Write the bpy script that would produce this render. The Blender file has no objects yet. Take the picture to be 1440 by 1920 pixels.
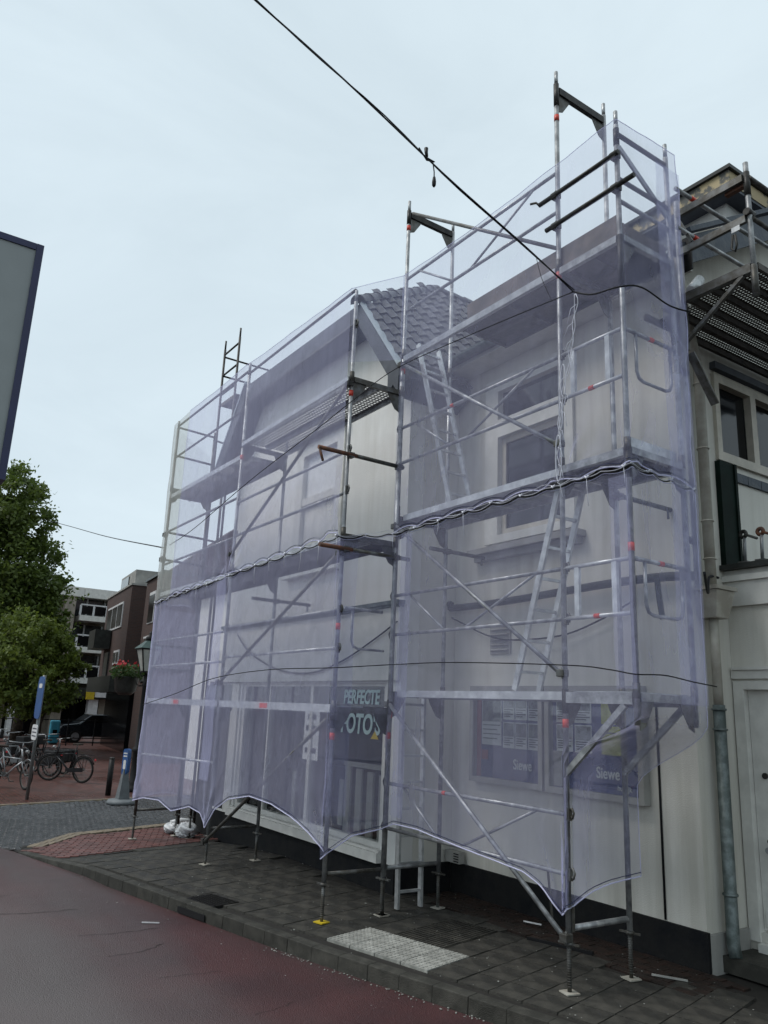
import bpy, math, random
from mathutils import Vector, Matrix
random.seed(7)
C = bpy.context.scene.collection
scn = bpy.context.scene
V = Vector

# ------------------------------------------------------------------ camera
F_PX, PITCH, YAW, ROLL = 1467.14, 0.2484, -0.9803, 0.0430
CAM = V((4.7235, -5.0825, 2.0596))
cp, sp, cy, sy, cr, sr = math.cos(PITCH), math.sin(PITCH), math.cos(YAW), math.sin(YAW), math.cos(ROLL), math.sin(ROLL)
FWD = V((sy * cp, cy * cp, sp)); RGT0 = V((cy, -sy, 0)); UP0 = RGT0.cross(FWD)
RGT = RGT0 * cr + UP0 * sr; UPV = UP0 * cr - RGT0 * sr
cd = bpy.data.cameras.new('camera'); cam = bpy.data.objects.new('camera', cd); C.objects.link(cam)
cam.matrix_world = Matrix(((RGT.x, UPV.x, -FWD.x, CAM.x), (RGT.y, UPV.y, -FWD.y, CAM.y), (RGT.z, UPV.z, -FWD.z, CAM.z), (0, 0, 0, 1)))
cd.sensor_fit = 'VERTICAL'; cd.sensor_height = 24; cd.lens = F_PX / 1920 * 24
cd.clip_start = 0.05; cd.clip_end = 2000
scn.camera = cam

# ------------------------------------------------------------------ world: thick even cloud over a Nishita sky
SUN_EL, SUN_AZ = math.radians(56), math.radians(205)
w = bpy.data.worlds.new('World'); scn.world = w; w.use_nodes = True
nt = w.node_tree; nt.nodes.clear()
def N(tree, t, **kw):
    n = tree.nodes.new(t)
    for k, v in kw.items():
        if k in n.inputs: n.inputs[k].default_value = v
        else: setattr(n, k, v)
    return n
out = N(nt, 'ShaderNodeOutputWorld'); mixs = N(nt, 'ShaderNodeMixShader', Fac=0.90)
sky = N(nt, 'ShaderNodeTexSky'); sky.sky_type = 'NISHITA'; sky.sun_disc = False
sky.sun_elevation = SUN_EL; sky.sun_rotation = SUN_AZ
b1 = N(nt, 'ShaderNodeBackground', Strength=0.10); b2 = N(nt, 'ShaderNodeBackground', Strength=1.0)
tc = N(nt, 'ShaderNodeTexCoord'); mp = N(nt, 'ShaderNodeMapping'); mp.inputs['Scale'].default_value = (1.2, 1.2, 3.6)
nz = N(nt, 'ShaderNodeTexNoise', Scale=2.0, Detail=7.0, Roughness=0.58, Distortion=0.6)
rp = N(nt, 'ShaderNodeValToRGB')
rp.color_ramp.elements[0].position = 0.30; rp.color_ramp.elements[0].color = (0.50, 0.585, 0.63, 1)
rp.color_ramp.elements[1].position = 0.72; rp.color_ramp.elements[1].color = (0.565, 0.655, 0.70, 1)
L = nt.links
L.new(tc.outputs['Generated'], mp.inputs['Vector']); L.new(mp.outputs[0], nz.inputs['Vector']); L.new(nz.outputs['Fac'], rp.inputs[0])
L.new(rp.outputs[0], b2.inputs['Color']); L.new(sky.outputs[0], b1.inputs['Color'])
L.new(b1.outputs[0], mixs.inputs[1]); L.new(b2.outputs[0], mixs.inputs[2]); L.new(mixs.outputs[0], out.inputs[0])
sl = bpy.data.lights.new('sun', 'SUN'); sl.energy = 1.5; sl.angle = math.radians(25); sl.color = (1.0, 0.97, 0.93)
so = bpy.data.objects.new('sun', sl); C.objects.link(so)
sd = V((math.sin(SUN_AZ) * math.cos(SUN_EL), math.cos(SUN_AZ) * math.cos(SUN_EL), math.sin(SUN_EL)))
so.rotation_euler = (-sd).to_track_quat('-Z', 'Y').to_euler(); so.location = (0, -20, 30)
scn.view_settings.view_transform = 'Standard'; scn.view_settings.look = 'None'
scn.view_settings.exposure = 0.48; scn.view_settings.gamma = 1.0; scn.view_settings.use_curve_mapping = False
scn.cycles.use_denoising = True
scn.cycles.transparent_max_bounces = 24; scn.cycles.max_bounces = 7; scn.cycles.diffuse_bounces = 3; scn.cycles.glossy_bounces = 3; scn.cycles.transmission_bounces = 4
scn.cycles.caustics_reflective = False; scn.cycles.caustics_refractive = False

# ------------------------------------------------------------------ pixel -> direction helpers (photo pixels, 1440 x 1920)
def ray(px, py): return RGT * ((px - 720) / F_PX) - UPV * ((py - 960) / F_PX) + FWD
def AX(px, py, ax, val):
    d = ray(px, py); return CAM + d * ((val - CAM[ax]) / d[ax])
XS = [-300, -11, -8.8, -6.0, 60]; ZS = [-.20, -.20, -.15, 0, 0]
def zg(x):
    for i in range(4):
        if x <= XS[i + 1]:
            t = (x - XS[i]) / (XS[i + 1] - XS[i]); return ZS[i] + t * (ZS[i + 1] - ZS[i])
    return 0.0
def GR(px, py):
    p = AX(px, py, 2, 0)
    for _ in range(30): p = AX(px, py, 2, zg(p.x))
    return p

# ------------------------------------------------------------------ materials
M = {}
def mat(name, col, rough=0.6, metal=0.0, var=0.12, scale=6.0, bump=0.0, bscale=40.0, col2=None, spec=0.5, objrand=0.0, detail=5.0, f2=(0.42, 0.68), coat=0.0, rvar=0.0):
    if spec == 0.5 and max(col) < 0.07: spec = 0.2
    m = bpy.data.materials.new(name); m.use_nodes = True; t = m.node_tree; b = t.nodes['Principled BSDF']; l = t.links
    b.inputs['Roughness'].default_value = rough; b.inputs['Metallic'].default_value = metal
    b.inputs['Specular IOR Level'].default_value = spec; b.inputs['Coat Weight'].default_value = coat
    co = N(t, 'ShaderNodeTexCoord')
    n1 = N(t, 'ShaderNodeTexNoise', Scale=scale, Detail=detail, Roughness=0.6); l.new(co.outputs['Object'], n1.inputs['Vector'])
    r = N(t, 'ShaderNodeValToRGB'); e = r.color_ramp.elements
    c2 = col2 if col2 else tuple(c * (1 - 2 * var) for c in col)
    e[0].position, e[1].position = f2; e[0].color = (*c2, 1); e[1].color = (*col, 1)
    l.new(n1.outputs['Fac'], r.inputs[0]); src = r.outputs[0]
    if objrand:
        oi = N(t, 'ShaderNodeObjectInfo'); mr = N(t, 'ShaderNodeMapRange'); mr.inputs['To Min'].default_value = 1 - objrand; mr.inputs['To Max'].default_value = 1 + objrand
        l.new(oi.outputs['Random'], mr.inputs['Value'])
        hs = N(t, 'ShaderNodeHueSaturation'); l.new(mr.outputs[0], hs.inputs['Value']); l.new(src, hs.inputs['Color']); src = hs.outputs[0]
    l.new(src, b.inputs['Base Color'])
    if rvar:
        n3 = N(t, 'ShaderNodeTexNoise', Scale=scale * 0.7, Detail=4.0); l.new(co.outputs['Object'], n3.inputs['Vector'])
        mr2 = N(t, 'ShaderNodeMapRange'); mr2.inputs['From Min'].default_value = 0.35; mr2.inputs['From Max'].default_value = 0.65
        mr2.inputs['To Min'].default_value = max(0.05, rough - rvar); mr2.inputs['To Max'].default_value = min(1, rough + rvar)
        l.new(n3.outputs['Fac'], mr2.inputs['Value']); l.new(mr2.outputs[0], b.inputs['Roughness'])
    if bump:
        n2 = N(t, 'ShaderNodeTexNoise', Scale=bscale, Detail=4.0); l.new(co.outputs['Object'], n2.inputs['Vector'])
        bp = N(t, 'ShaderNodeBump', Strength=bump, Distance=0.02); l.new(n2.outputs['Fac'], bp.inputs['Height']); l.new(bp.outputs[0], b.inputs['Normal'])
    M[name] = m; return m

def dirt_wall(name, col, dirt, ds=1.1):
    """rendered and painted wall: blotchy paint, run-off streaks, small chips"""
    m = mat(name, col, 0.82, var=0.06, scale=1.6, bump=0.25, bscale=90)
    t = m.node_tree; l = t.links; b = t.nodes['Principled BSDF']; src = b.inputs['Base Color'].links[0].from_socket
    co = t.nodes['Texture Coordinate']
    mpn = N(t, 'ShaderNodeMapping'); mpn.inputs['Scale'].default_value = (5, 5, 0.35); l.new(co.outputs['Object'], mpn.inputs['Vector'])
    n = N(t, 'ShaderNodeTexNoise', Scale=ds, Detail=6.0, Roughness=0.65); l.new(mpn.outputs[0], n.inputs['Vector'])
    n2 = N(t, 'ShaderNodeTexNoise', Scale=0.8, Detail=5.0); l.new(co.outputs['Object'], n2.inputs['Vector'])
    mu = N(t, 'ShaderNodeMath', operation='MULTIPLY'); l.new(n.outputs['Fac'], mu.inputs[0]); l.new(n2.outputs['Fac'], mu.inputs[1])
    mr = N(t, 'ShaderNodeMapRange'); mr.inputs['From Min'].default_value = 0.20; mr.inputs['From Max'].default_value = 0.40; mr.inputs['To Max'].default_value = 0.58
    l.new(mu.outputs[0], mr.inputs['Value'])
    mx = N(t, 'ShaderNodeMix', data_type='RGBA'); l.new(mr.outputs[0], mx.inputs['Factor']); l.new(src, mx.inputs['A']); mx.inputs['B'].default_value = (*dirt, 1)
    l.new(mx.outputs['Result'], b.inputs['Base Color']); return m

dirt_wall('wall', (0.69, 0.672, 0.61), (0.36, 0.34, 0.28))
dirt_wall('wallw', (0.77, 0.765, 0.735), (0.56, 0.545, 0.50))
mat('plinth', (0.007, 0.008, 0.010), 0.75, var=0.3, col2=(0.014, 0.014, 0.014), bump=0.3, spec=0.15)
mat('trim', (0.70, 0.69, 0.645), 0.5, var=0.08, scale=5)
mat('cream', (0.55, 0.51, 0.43), 0.55, var=0.10, scale=6)
mat('galv', (0.44, 0.45, 0.45), 0.42, 0.5, col2=(0.20, 0.205, 0.21), scale=9, objrand=0.18, rvar=0.1)
mat('galvd', (0.15, 0.155, 0.155), 0.5, 0.6, col2=(0.075, 0.07, 0.06), scale=10, objrand=0.2)
mat('alu', (0.60, 0.61, 0.61), 0.36, 0.45, col2=(0.38, 0.39, 0.39), scale=8, objrand=0.12)
mat('blacksteel', (0.018, 0.018, 0.02), 0.45, 0.3, col2=(0.05, 0.047, 0.042), scale=14)
mat('tape', (0.62, 0.045, 0.018), 0.5, var=0.1)
mat('rust', (0.20, 0.075, 0.035), 0.75, 0.2, col2=(0.10, 0.055, 0.04), scale=20)
mat('deckdark', (0.055, 0.052, 0.05), 0.7, 0.2, col2=(0.10, 0.09, 0.08), scale=10)
mat('ply', (0.17, 0.14, 0.115), 0.75, col2=(0.09, 0.08, 0.07), scale=4)
mat('glass', (0.012, 0.014, 0.017), 0.08, 0.0, var=0.3, scale=1.5, spec=0.4)
mat('glassl', (0.10, 0.11, 0.115), 0.08, 0.0, var=0.4, scale=1.2, spec=0.8)
mat('black', (0.012, 0.012, 0.013), 0.5)
mat('cable', (0.010, 0.010, 0.012), 0.55)
mat('slate', (0.095, 0.105, 0.125), 0.7, var=0.2, scale=3)
mat('blueboard', (0.040, 0.052, 0.070), 0.6, col2=(0.09, 0.10, 0.105), scale=5, f2=(0.30, 0.5), bump=0.3, bscale=25)
mat('peel', (0.42, 0.34, 0.20), 0.8, col2=(0.10, 0.10, 0.09), scale=3.5, f2=(0.44, 0.5))
mat('tile', (0.055, 0.057, 0.062), 0.5, col2=(0.10, 0.10, 0.105), scale=12, objrand=0.3, rvar=0.1)
mat('lead', (0.42, 0.47, 0.50), 0.45, 0.3, var=0.1)
mat('zinc', (0.17, 0.20, 0.20), 0.5, 0.4, col2=(0.08, 0.10, 0.095), scale=12)
mat('pipe', (0.40, 0.385, 0.335), 0.6, col2=(0.27, 0.25, 0.21), scale=5)
mat('green', (0.006, 0.016, 0.012), 0.65, var=0.2, spec=0.1)
mat('navy', (0.012, 0.016, 0.075), 0.45)
mat('navy2', (0.012, 0.028, 0.15), 0.35, var=0.05)
mat('signgrey', (0.26, 0.28, 0.28), 0.5, var=0.03)
mat('paper', (0.72, 0.73, 0.73), 0.6, var=0.05)
mat('letters', (0.46, 0.62, 0.60), 0.6, var=0.05)
mat('ink', (0.09, 0.09, 0.11), 0.7)
mat('photo1', (0.22, 0.24, 0.22), 0.5, col2=(0.05, 0.06, 0.07), scale=14, f2=(0.4, 0.6))
mat('photo2', (0.35, 0.36, 0.38), 0.5, col2=(0.10, 0.10, 0.09), scale=10, f2=(0.4, 0.6))
mat('lime', (0.45, 0.46, 0.06), 0.5, var=0.05)
mat('redp', (0.30, 0.05, 0.05), 0.5)
mat('cord', (0.72, 0.73, 0.80), 0.7)
mat('bag', (0.72, 0.73, 0.74), 0.35, var=0.15, bump=0.6, bscale=20)
mat('tact', (0.36, 0.36, 0.33), 0.75, col2=(0.22, 0.22, 0.20), scale=9, objrand=0.1, bump=0.2)
mat('slab', (0.066, 0.062, 0.053), 0.62, col2=(0.030, 0.029, 0.026), scale=5, objrand=0.13, bump=0.5, bscale=120, rvar=0.15)
mat('kerb', (0.066, 0.063, 0.054), 0.7, col2=(0.036, 0.035, 0.030), scale=7, objrand=0.15, bump=0.5, bscale=130)
mat('mortar', (0.030, 0.028, 0.025), 0.8)
mat('rbrick', (0.150, 0.056, 0.046), 0.5, col2=(0.085, 0.036, 0.032), scale=9, objrand=0.32, rvar=0.15, spec=0.3)
mat('dbrick', (0.050, 0.030, 0.024), 0.6, col2=(0.028, 0.022, 0.019), scale=9, objrand=0.3)
mat('cobble', (0.036, 0.034, 0.035), 0.20, col2=(0.014, 0.013, 0.014), scale=8, objrand=0.5, rvar=0.12, bump=0.5, bscale=26, spec=0.7)
mat('kerby', (0.21, 0.165, 0.105), 0.6, col2=(0.13, 0.10, 0.07), scale=7, objrand=0.15)
mat('grate', (0.030, 0.028, 0.026), 0.5, 0.5)
mat('concrete', (0.38, 0.375, 0.35), 0.8, var=0.15, scale=2)
mat('tan', (0.34, 0.30, 0.245), 0.85, var=0.15, scale=3)
mat('panel', (0.045, 0.048, 0.045), 0.35, var=0.2)
mat('blackglass', (0.008, 0.008, 0.009), 0.15, spec=0.5)
mat('bark', (0.060, 0.047, 0.035), 0.9, var=0.3, scale=9, bump=0.6)
mat('steelpost', (0.17, 0.18, 0.18), 0.5, 0.5)
mat('signblue', (0.020, 0.085, 0.26), 0.4)
mat('basegrey', (0.14, 0.155, 0.165), 0.6, var=0.12)
mat('white', (0.70, 0.70, 0.70), 0.5)
mat('lampglass', (0.42, 0.43, 0.40), 0.4)
mat('lampgreen', (0.05, 0.085, 0.075), 0.4, 0.3)
mat('red', (0.55, 0.02, 0.03), 0.5)
mat('soil', (0.03, 0.022, 0.016), 0.9)
mat('cyan', (0.05, 0.30, 0.42), 0.4)
mat('yellow', (0.58, 0.42, 0.02), 0.5)
mat('orange', (0.25, 0.09, 0.02), 0.6)
mat('rubber', (0.012, 0.012, 0.012), 0.7)
mat('bikeblack', (0.016, 0.016, 0.018), 0.3, 0.2)
mat('bikesilver', (0.30, 0.31, 0.32), 0.35, 0.5)
mat('carpaint', (0.014, 0.018, 0.024), 0.15, 0.3, coat=0.5)
mat('saddle', (0.035, 0.026, 0.02), 0.55)
def leafmat(name, a, b):
    m = mat(name, a, 0.55, col2=b, scale=0.9, objrand=0.0, f2=(0.35, 0.65)); t = m.node_tree; bs = t.nodes['Principled BSDF']
    tr = N(t, 'ShaderNodeBsdfTranslucent'); src = bs.inputs['Base Color'].links[0].from_socket; t.links.new(src, tr.inputs['Color'])
    mx = N(t, 'ShaderNodeMixShader', Fac=0.45); o = t.nodes['Material Output']
    t.links.new(bs.outputs[0], mx.inputs[1]); t.links.new(tr.outputs[0], mx.inputs[2]); t.links.new(mx.outputs[0], o.inputs[0]); return m
leafmat('leaf1', (0.118, 0.165, 0.030), (0.068, 0.105, 0.020))
leafmat('leaf2', (0.140, 0.185, 0.030), (0.080, 0.115, 0.020))
leafmat('leaf3', (0.06, 0.11, 0.03), (0.03, 0.06, 0.015))
def brickwall(name, c1, c2, mortar, scale=1.0):
    m = bpy.data.materials.new(name); m.use_nodes = True; t = m.node_tree; b = t.nodes['Principled BSDF']; l = t.links
    b.inputs['Roughness'].default_value = 0.85
    co = N(t, 'ShaderNodeTexCoord'); sp_ = N(t, 'ShaderNodeSeparateXYZ'); l.new(co.outputs['Object'], sp_.inputs[0])
    ad = N(t, 'ShaderNodeMath', operation='ADD'); l.new(sp_.outputs[0], ad.inputs[0]); l.new(sp_.outputs[1], ad.inputs[1])
    cb = N(t, 'ShaderNodeCombineXYZ'); l.new(ad.outputs[0], cb.inputs[0]); l.new(sp_.outputs[2], cb.inputs[1])
    br = N(t, 'ShaderNodeTexBrick', Scale=scale); br.inputs['Color1'].default_value = (*c1, 1); br.inputs['Color2'].default_value = (*c2, 1); br.inputs['Mortar'].default_value = (*mortar, 1)
    br.inputs['Brick Width'].default_value = 0.22; br.inputs['Row Height'].default_value = 0.07; br.inputs['Mortar Size'].default_value = 0.008
    l.new(cb.outputs[0], br.inputs['Vector']); l.new(br.outputs['Color'], b.inputs['Base Color']); M[name] = m
brickwall('brick1', (0.075, 0.038, 0.030), (0.055, 0.030, 0.026), (0.06, 0.05, 0.045))
brickwall('brick2', (0.070, 0.030, 0.026), (0.045, 0.022, 0.020), (0.05, 0.04, 0.036))
def plazamat():
    m = bpy.data.materials.new('plaza'); m.use_nodes = True; t = m.node_tree; b = t.nodes['Principled BSDF']; l = t.links
    co = N(t, 'ShaderNodeTexCoord'); br = N(t, 'ShaderNodeTexBrick', Scale=1.0)
    br.inputs['Brick Width'].default_value = 0.22; br.inputs['Row Height'].default_value = 0.11; br.inputs['Mortar Size'].default_value = 0.012
    br.inputs['Color1'].default_value = (0.115, 0.046, 0.038, 1); br.inputs['Color2'].default_value = (0.075, 0.036, 0.031, 1); br.inputs['Mortar'].default_value = (0.045, 0.03, 0.026, 1)
    l.new(co.outputs['Object'], br.inputs['Vector'])
    n = N(t, 'ShaderNodeTexNoise', Scale=0.35, Detail=5.0); l.new(co.outputs['Object'], n.inputs['Vector'])
    mr = N(t, 'ShaderNodeMapRange'); mr.inputs['From Min'].default_value = 0.35; mr.inputs['From Max'].default_value = 0.65; mr.inputs['To Min'].default_value = 0.22; mr.inputs['To Max'].default_value = 0.55
    b.inputs['Specular IOR Level'].default_value = 0.28; l.new(n.outputs['Fac'], mr.inputs['Value']); l.new(mr.outputs[0], b.inputs['Roughness']); l.new(br.outputs['Color'], b.inputs['Base Color']); M['plaza'] = m
plazamat()
def roadmat():
    m = mat('road', (0.066, 0.024, 0.024), 0.40, spec=0.45, col2=(0.045, 0.019, 0.020), scale=1.3, bump=0.6, bscale=110, f2=(0.35, 0.65)); t = m.node_tree; l = t.links; b = t.nodes['Principled BSDF']
    co = t.nodes['Texture Coordinate']; src = b.inputs['Base Color'].links[0].from_socket
    n = N(t, 'ShaderNodeTexNoise', Scale=75.0, Detail=8.0, Roughness=0.8); l.new(co.outputs['Object'], n.inputs['Vector'])
    mr = N(t, 'ShaderNodeMapRange'); mr.inputs['From Min'].default_value = 0.3; mr.inputs['From Max'].default_value = 0.7; mr.inputs['To Min'].default_value = 0.45; mr.inputs['To Max'].default_value = 1.6
    l.new(n.outputs['Fac'], mr.inputs['Value']); mx = N(t, 'ShaderNodeMix', data_type='RGBA', blend_type='MULTIPLY'); mx.inputs['Factor'].default_value = 1
    l.new(src, mx.inputs['A']); l.new(mr.outputs[0], mx.inputs['B'])
    # worn grey wheel tracks running along the street and dark crack lines across it
    mp_ = N(t, 'ShaderNodeMapping'); mp_.inputs['Rotation'].default_value = (0, 0, math.radians(-13)); mp_.inputs['Scale'].default_value = (0.12, 1.1, 1); l.new(co.outputs['Object'], mp_.inputs['Vector'])
    n4 = N(t, 'ShaderNodeTexNoise', Scale=1.0, Detail=3.0); l.new(mp_.outputs[0], n4.inputs['Vector'])
    r4 = N(t, 'ShaderNodeMapRange'); r4.inputs['From Min'].default_value = 0.45; r4.inputs['From Max'].default_value = 0.68; r4.inputs['To Max'].default_value = 0.75; l.new(n4.outputs['Fac'], r4.inputs['Value'])
    m4 = N(t, 'ShaderNodeMix', data_type='RGBA'); l.new(r4.outputs[0], m4.inputs['Factor']); l.new(mx.outputs['Result'], m4.inputs['A']); m4.inputs['B'].default_value = (0.056, 0.044, 0.044, 1)
    # the carriageway wears grey away from the gutter
    mp5 = N(t, 'ShaderNodeMapping'); mp5.inputs['Rotation'].default_value = (0, 0, math.radians(-13.6)); l.new(co.outputs['Object'], mp5.inputs['Vector']); s5 = N(t, 'ShaderNodeSeparateXYZ'); l.new(mp5.outputs[0], s5.inputs[0])
    ad5 = N(t, 'ShaderNodeMath', operation='MULTIPLY_ADD'); l.new(n4.outputs['Fac'], ad5.inputs[0]); ad5.inputs[1].default_value = -2.2; l.new(s5.outputs[1], ad5.inputs[2])
    r5 = N(t, 'ShaderNodeMapRange'); r5.inputs['From Min'].default_value = -2.35; r5.inputs['From Max'].default_value = -4.1; r5.inputs['To Max'].default_value = 0.85; l.new(ad5.outputs[0], r5.inputs['Value'])
    m5 = N(t, 'ShaderNodeMix', data_type='RGBA'); l.new(r5.outputs[0], m5.inputs['Factor']); l.new(m4.outputs['Result'], m5.inputs['A']); m5.inputs['B'].default_value = (0.105, 0.090, 0.087, 1)
    l.new(m5.outputs['Result'], b.inputs['Base Color'])
    n3 = N(t, 'ShaderNodeTexNoise', Scale=0.7, Detail=4.0); l.new(co.outputs['Object'], n3.inputs['Vector'])
    r3 = N(t, 'ShaderNodeMapRange'); r3.inputs['From Min'].default_value = 0.35; r3.inputs['From Max'].default_value = 0.65; r3.inputs['To Min'].default_value = 0.30; r3.inputs['To Max'].default_value = 0.50
    l.new(n3.outputs['Fac'], r3.inputs['Value']); l.new(r3.outputs[0], b.inputs['Roughness'])
roadmat()
def netmat(name, col, alpha, trans=0.55):
    m = bpy.data.materials.new(name); m.use_nodes = True; t = m.node_tree; t.nodes.clear(); l = t.links
    o = N(t, 'ShaderNodeOutputMaterial'); tr = N(t, 'ShaderNodeBsdfTransparent'); df = N(t, 'ShaderNodeBsdfDiffuse'); tl = N(t, 'ShaderNodeBsdfTranslucent')
    bn = N(t, 'ShaderNodeTexNoise', Scale=3.2, Detail=5.0, Distortion=1.2); bco = N(t, 'ShaderNodeTexCoord'); bmp = N(t, 'ShaderNodeMapping'); bmp.inputs['Scale'].default_value = (1.6, 1.6, .55); l.new(bco.outputs['Object'], bmp.inputs['Vector']); l.new(bmp.outputs[0], bn.inputs['Vector'])
    bu = N(t, 'ShaderNodeBump', Strength=0.45, Distance=0.10); l.new(bn.outputs['Fac'], bu.inputs['Height']); l.new(bu.outputs[0], df.inputs['Normal']); l.new(bu.outputs[0], tl.inputs['Normal'])
    df.inputs['Color'].default_value = (*col, 1); tl.inputs['Color'].default_value = (*col, 1)
    a = N(t, 'ShaderNodeMixShader', Fac=trans); b = N(t, 'ShaderNodeMixShader')
    co = N(t, 'ShaderNodeTexCoord'); n = N(t, 'ShaderNodeTexNoise', Scale=0.9, Detail=4.0); l.new(co.outputs['Object'], n.inputs['Vector'])
    mpn = N(t, 'ShaderNodeMapping'); mpn.inputs['Scale'].default_value = (9, 9, 0.25); l.new(co.outputs['Object'], mpn.inputs['Vector'])
    n2 = N(t, 'ShaderNodeTexNoise', Scale=1.0, Detail=3.0); l.new(mpn.outputs[0], n2.inputs['Vector'])
    ad = N(t, 'ShaderNodeMath', operation='ADD'); l.new(n.outputs['Fac'], ad.inputs[0]); l.new(n2.outputs['Fac'], ad.inputs[1])
    mr = N(t, 'ShaderNodeMapRange'); mr.inputs['From Min'].default_value = 0.7; mr.inputs['From Max'].default_value = 1.3; mr.inputs['To Min'].default_value = alpha - 0.014; mr.inputs['To Max'].default_value = alpha + 0.014
    l.new(ad.outputs[0], mr.inputs['Value'])
    # a woven sheet covers more the more obliquely it is looked through: 1 - (1 - a) ^ (1 / cos)
    ge = N(t, 'ShaderNodeNewGeometry'); dt = N(t, 'ShaderNodeVectorMath', operation='DOT_PRODUCT'); l.new(ge.outputs['Incoming'], dt.inputs[0]); l.new(ge.outputs['Normal'], dt.inputs[1])
    ab = N(t, 'ShaderNodeMath', operation='ABSOLUTE'); l.new(dt.outputs['Value'], ab.inputs[0]); mxx = N(t, 'ShaderNodeMath', operation='MAXIMUM'); mxx.inputs[1].default_value = 0.22; l.new(ab.outputs[0], mxx.inputs[0])
    iv = N(t, 'ShaderNodeMath', operation='DIVIDE'); iv.inputs[0].default_value = 1.0; l.new(mxx.outputs[0], iv.inputs[1])
    om = N(t, 'ShaderNodeMath', operation='SUBTRACT'); om.inputs[0].default_value = 1.0; l.new(mr.outputs[0], om.inputs[1])
    pw_ = N(t, 'ShaderNodeMath', operation='POWER'); l.new(om.outputs[0], pw_.inputs[0]); l.new(iv.outputs[0], pw_.inputs[1])
    fa = N(t, 'ShaderNodeMath', operation='SUBTRACT'); fa.inputs[0].default_value = 1.0; l.new(pw_.outputs[0], fa.inputs[1]); l.new(fa.outputs[0], b.inputs[0])
    l.new(df.outputs[0], a.inputs[1]); l.new(tl.outputs[0], a.inputs[2]); l.new(tr.outputs[0], b.inputs[1]); l.new(a.outputs[0], b.inputs[2]); l.new(b.outputs[0], o.inputs[0]); M[name] = m
netmat('net', (0.72, 0.725, 1.0), 0.175)
netmat('netgrey', (0.70, 0.72, 0.70), 0.18)
netmat('hem', (0.74, 0.74, 0.92), 0.7, 0.35)

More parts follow.
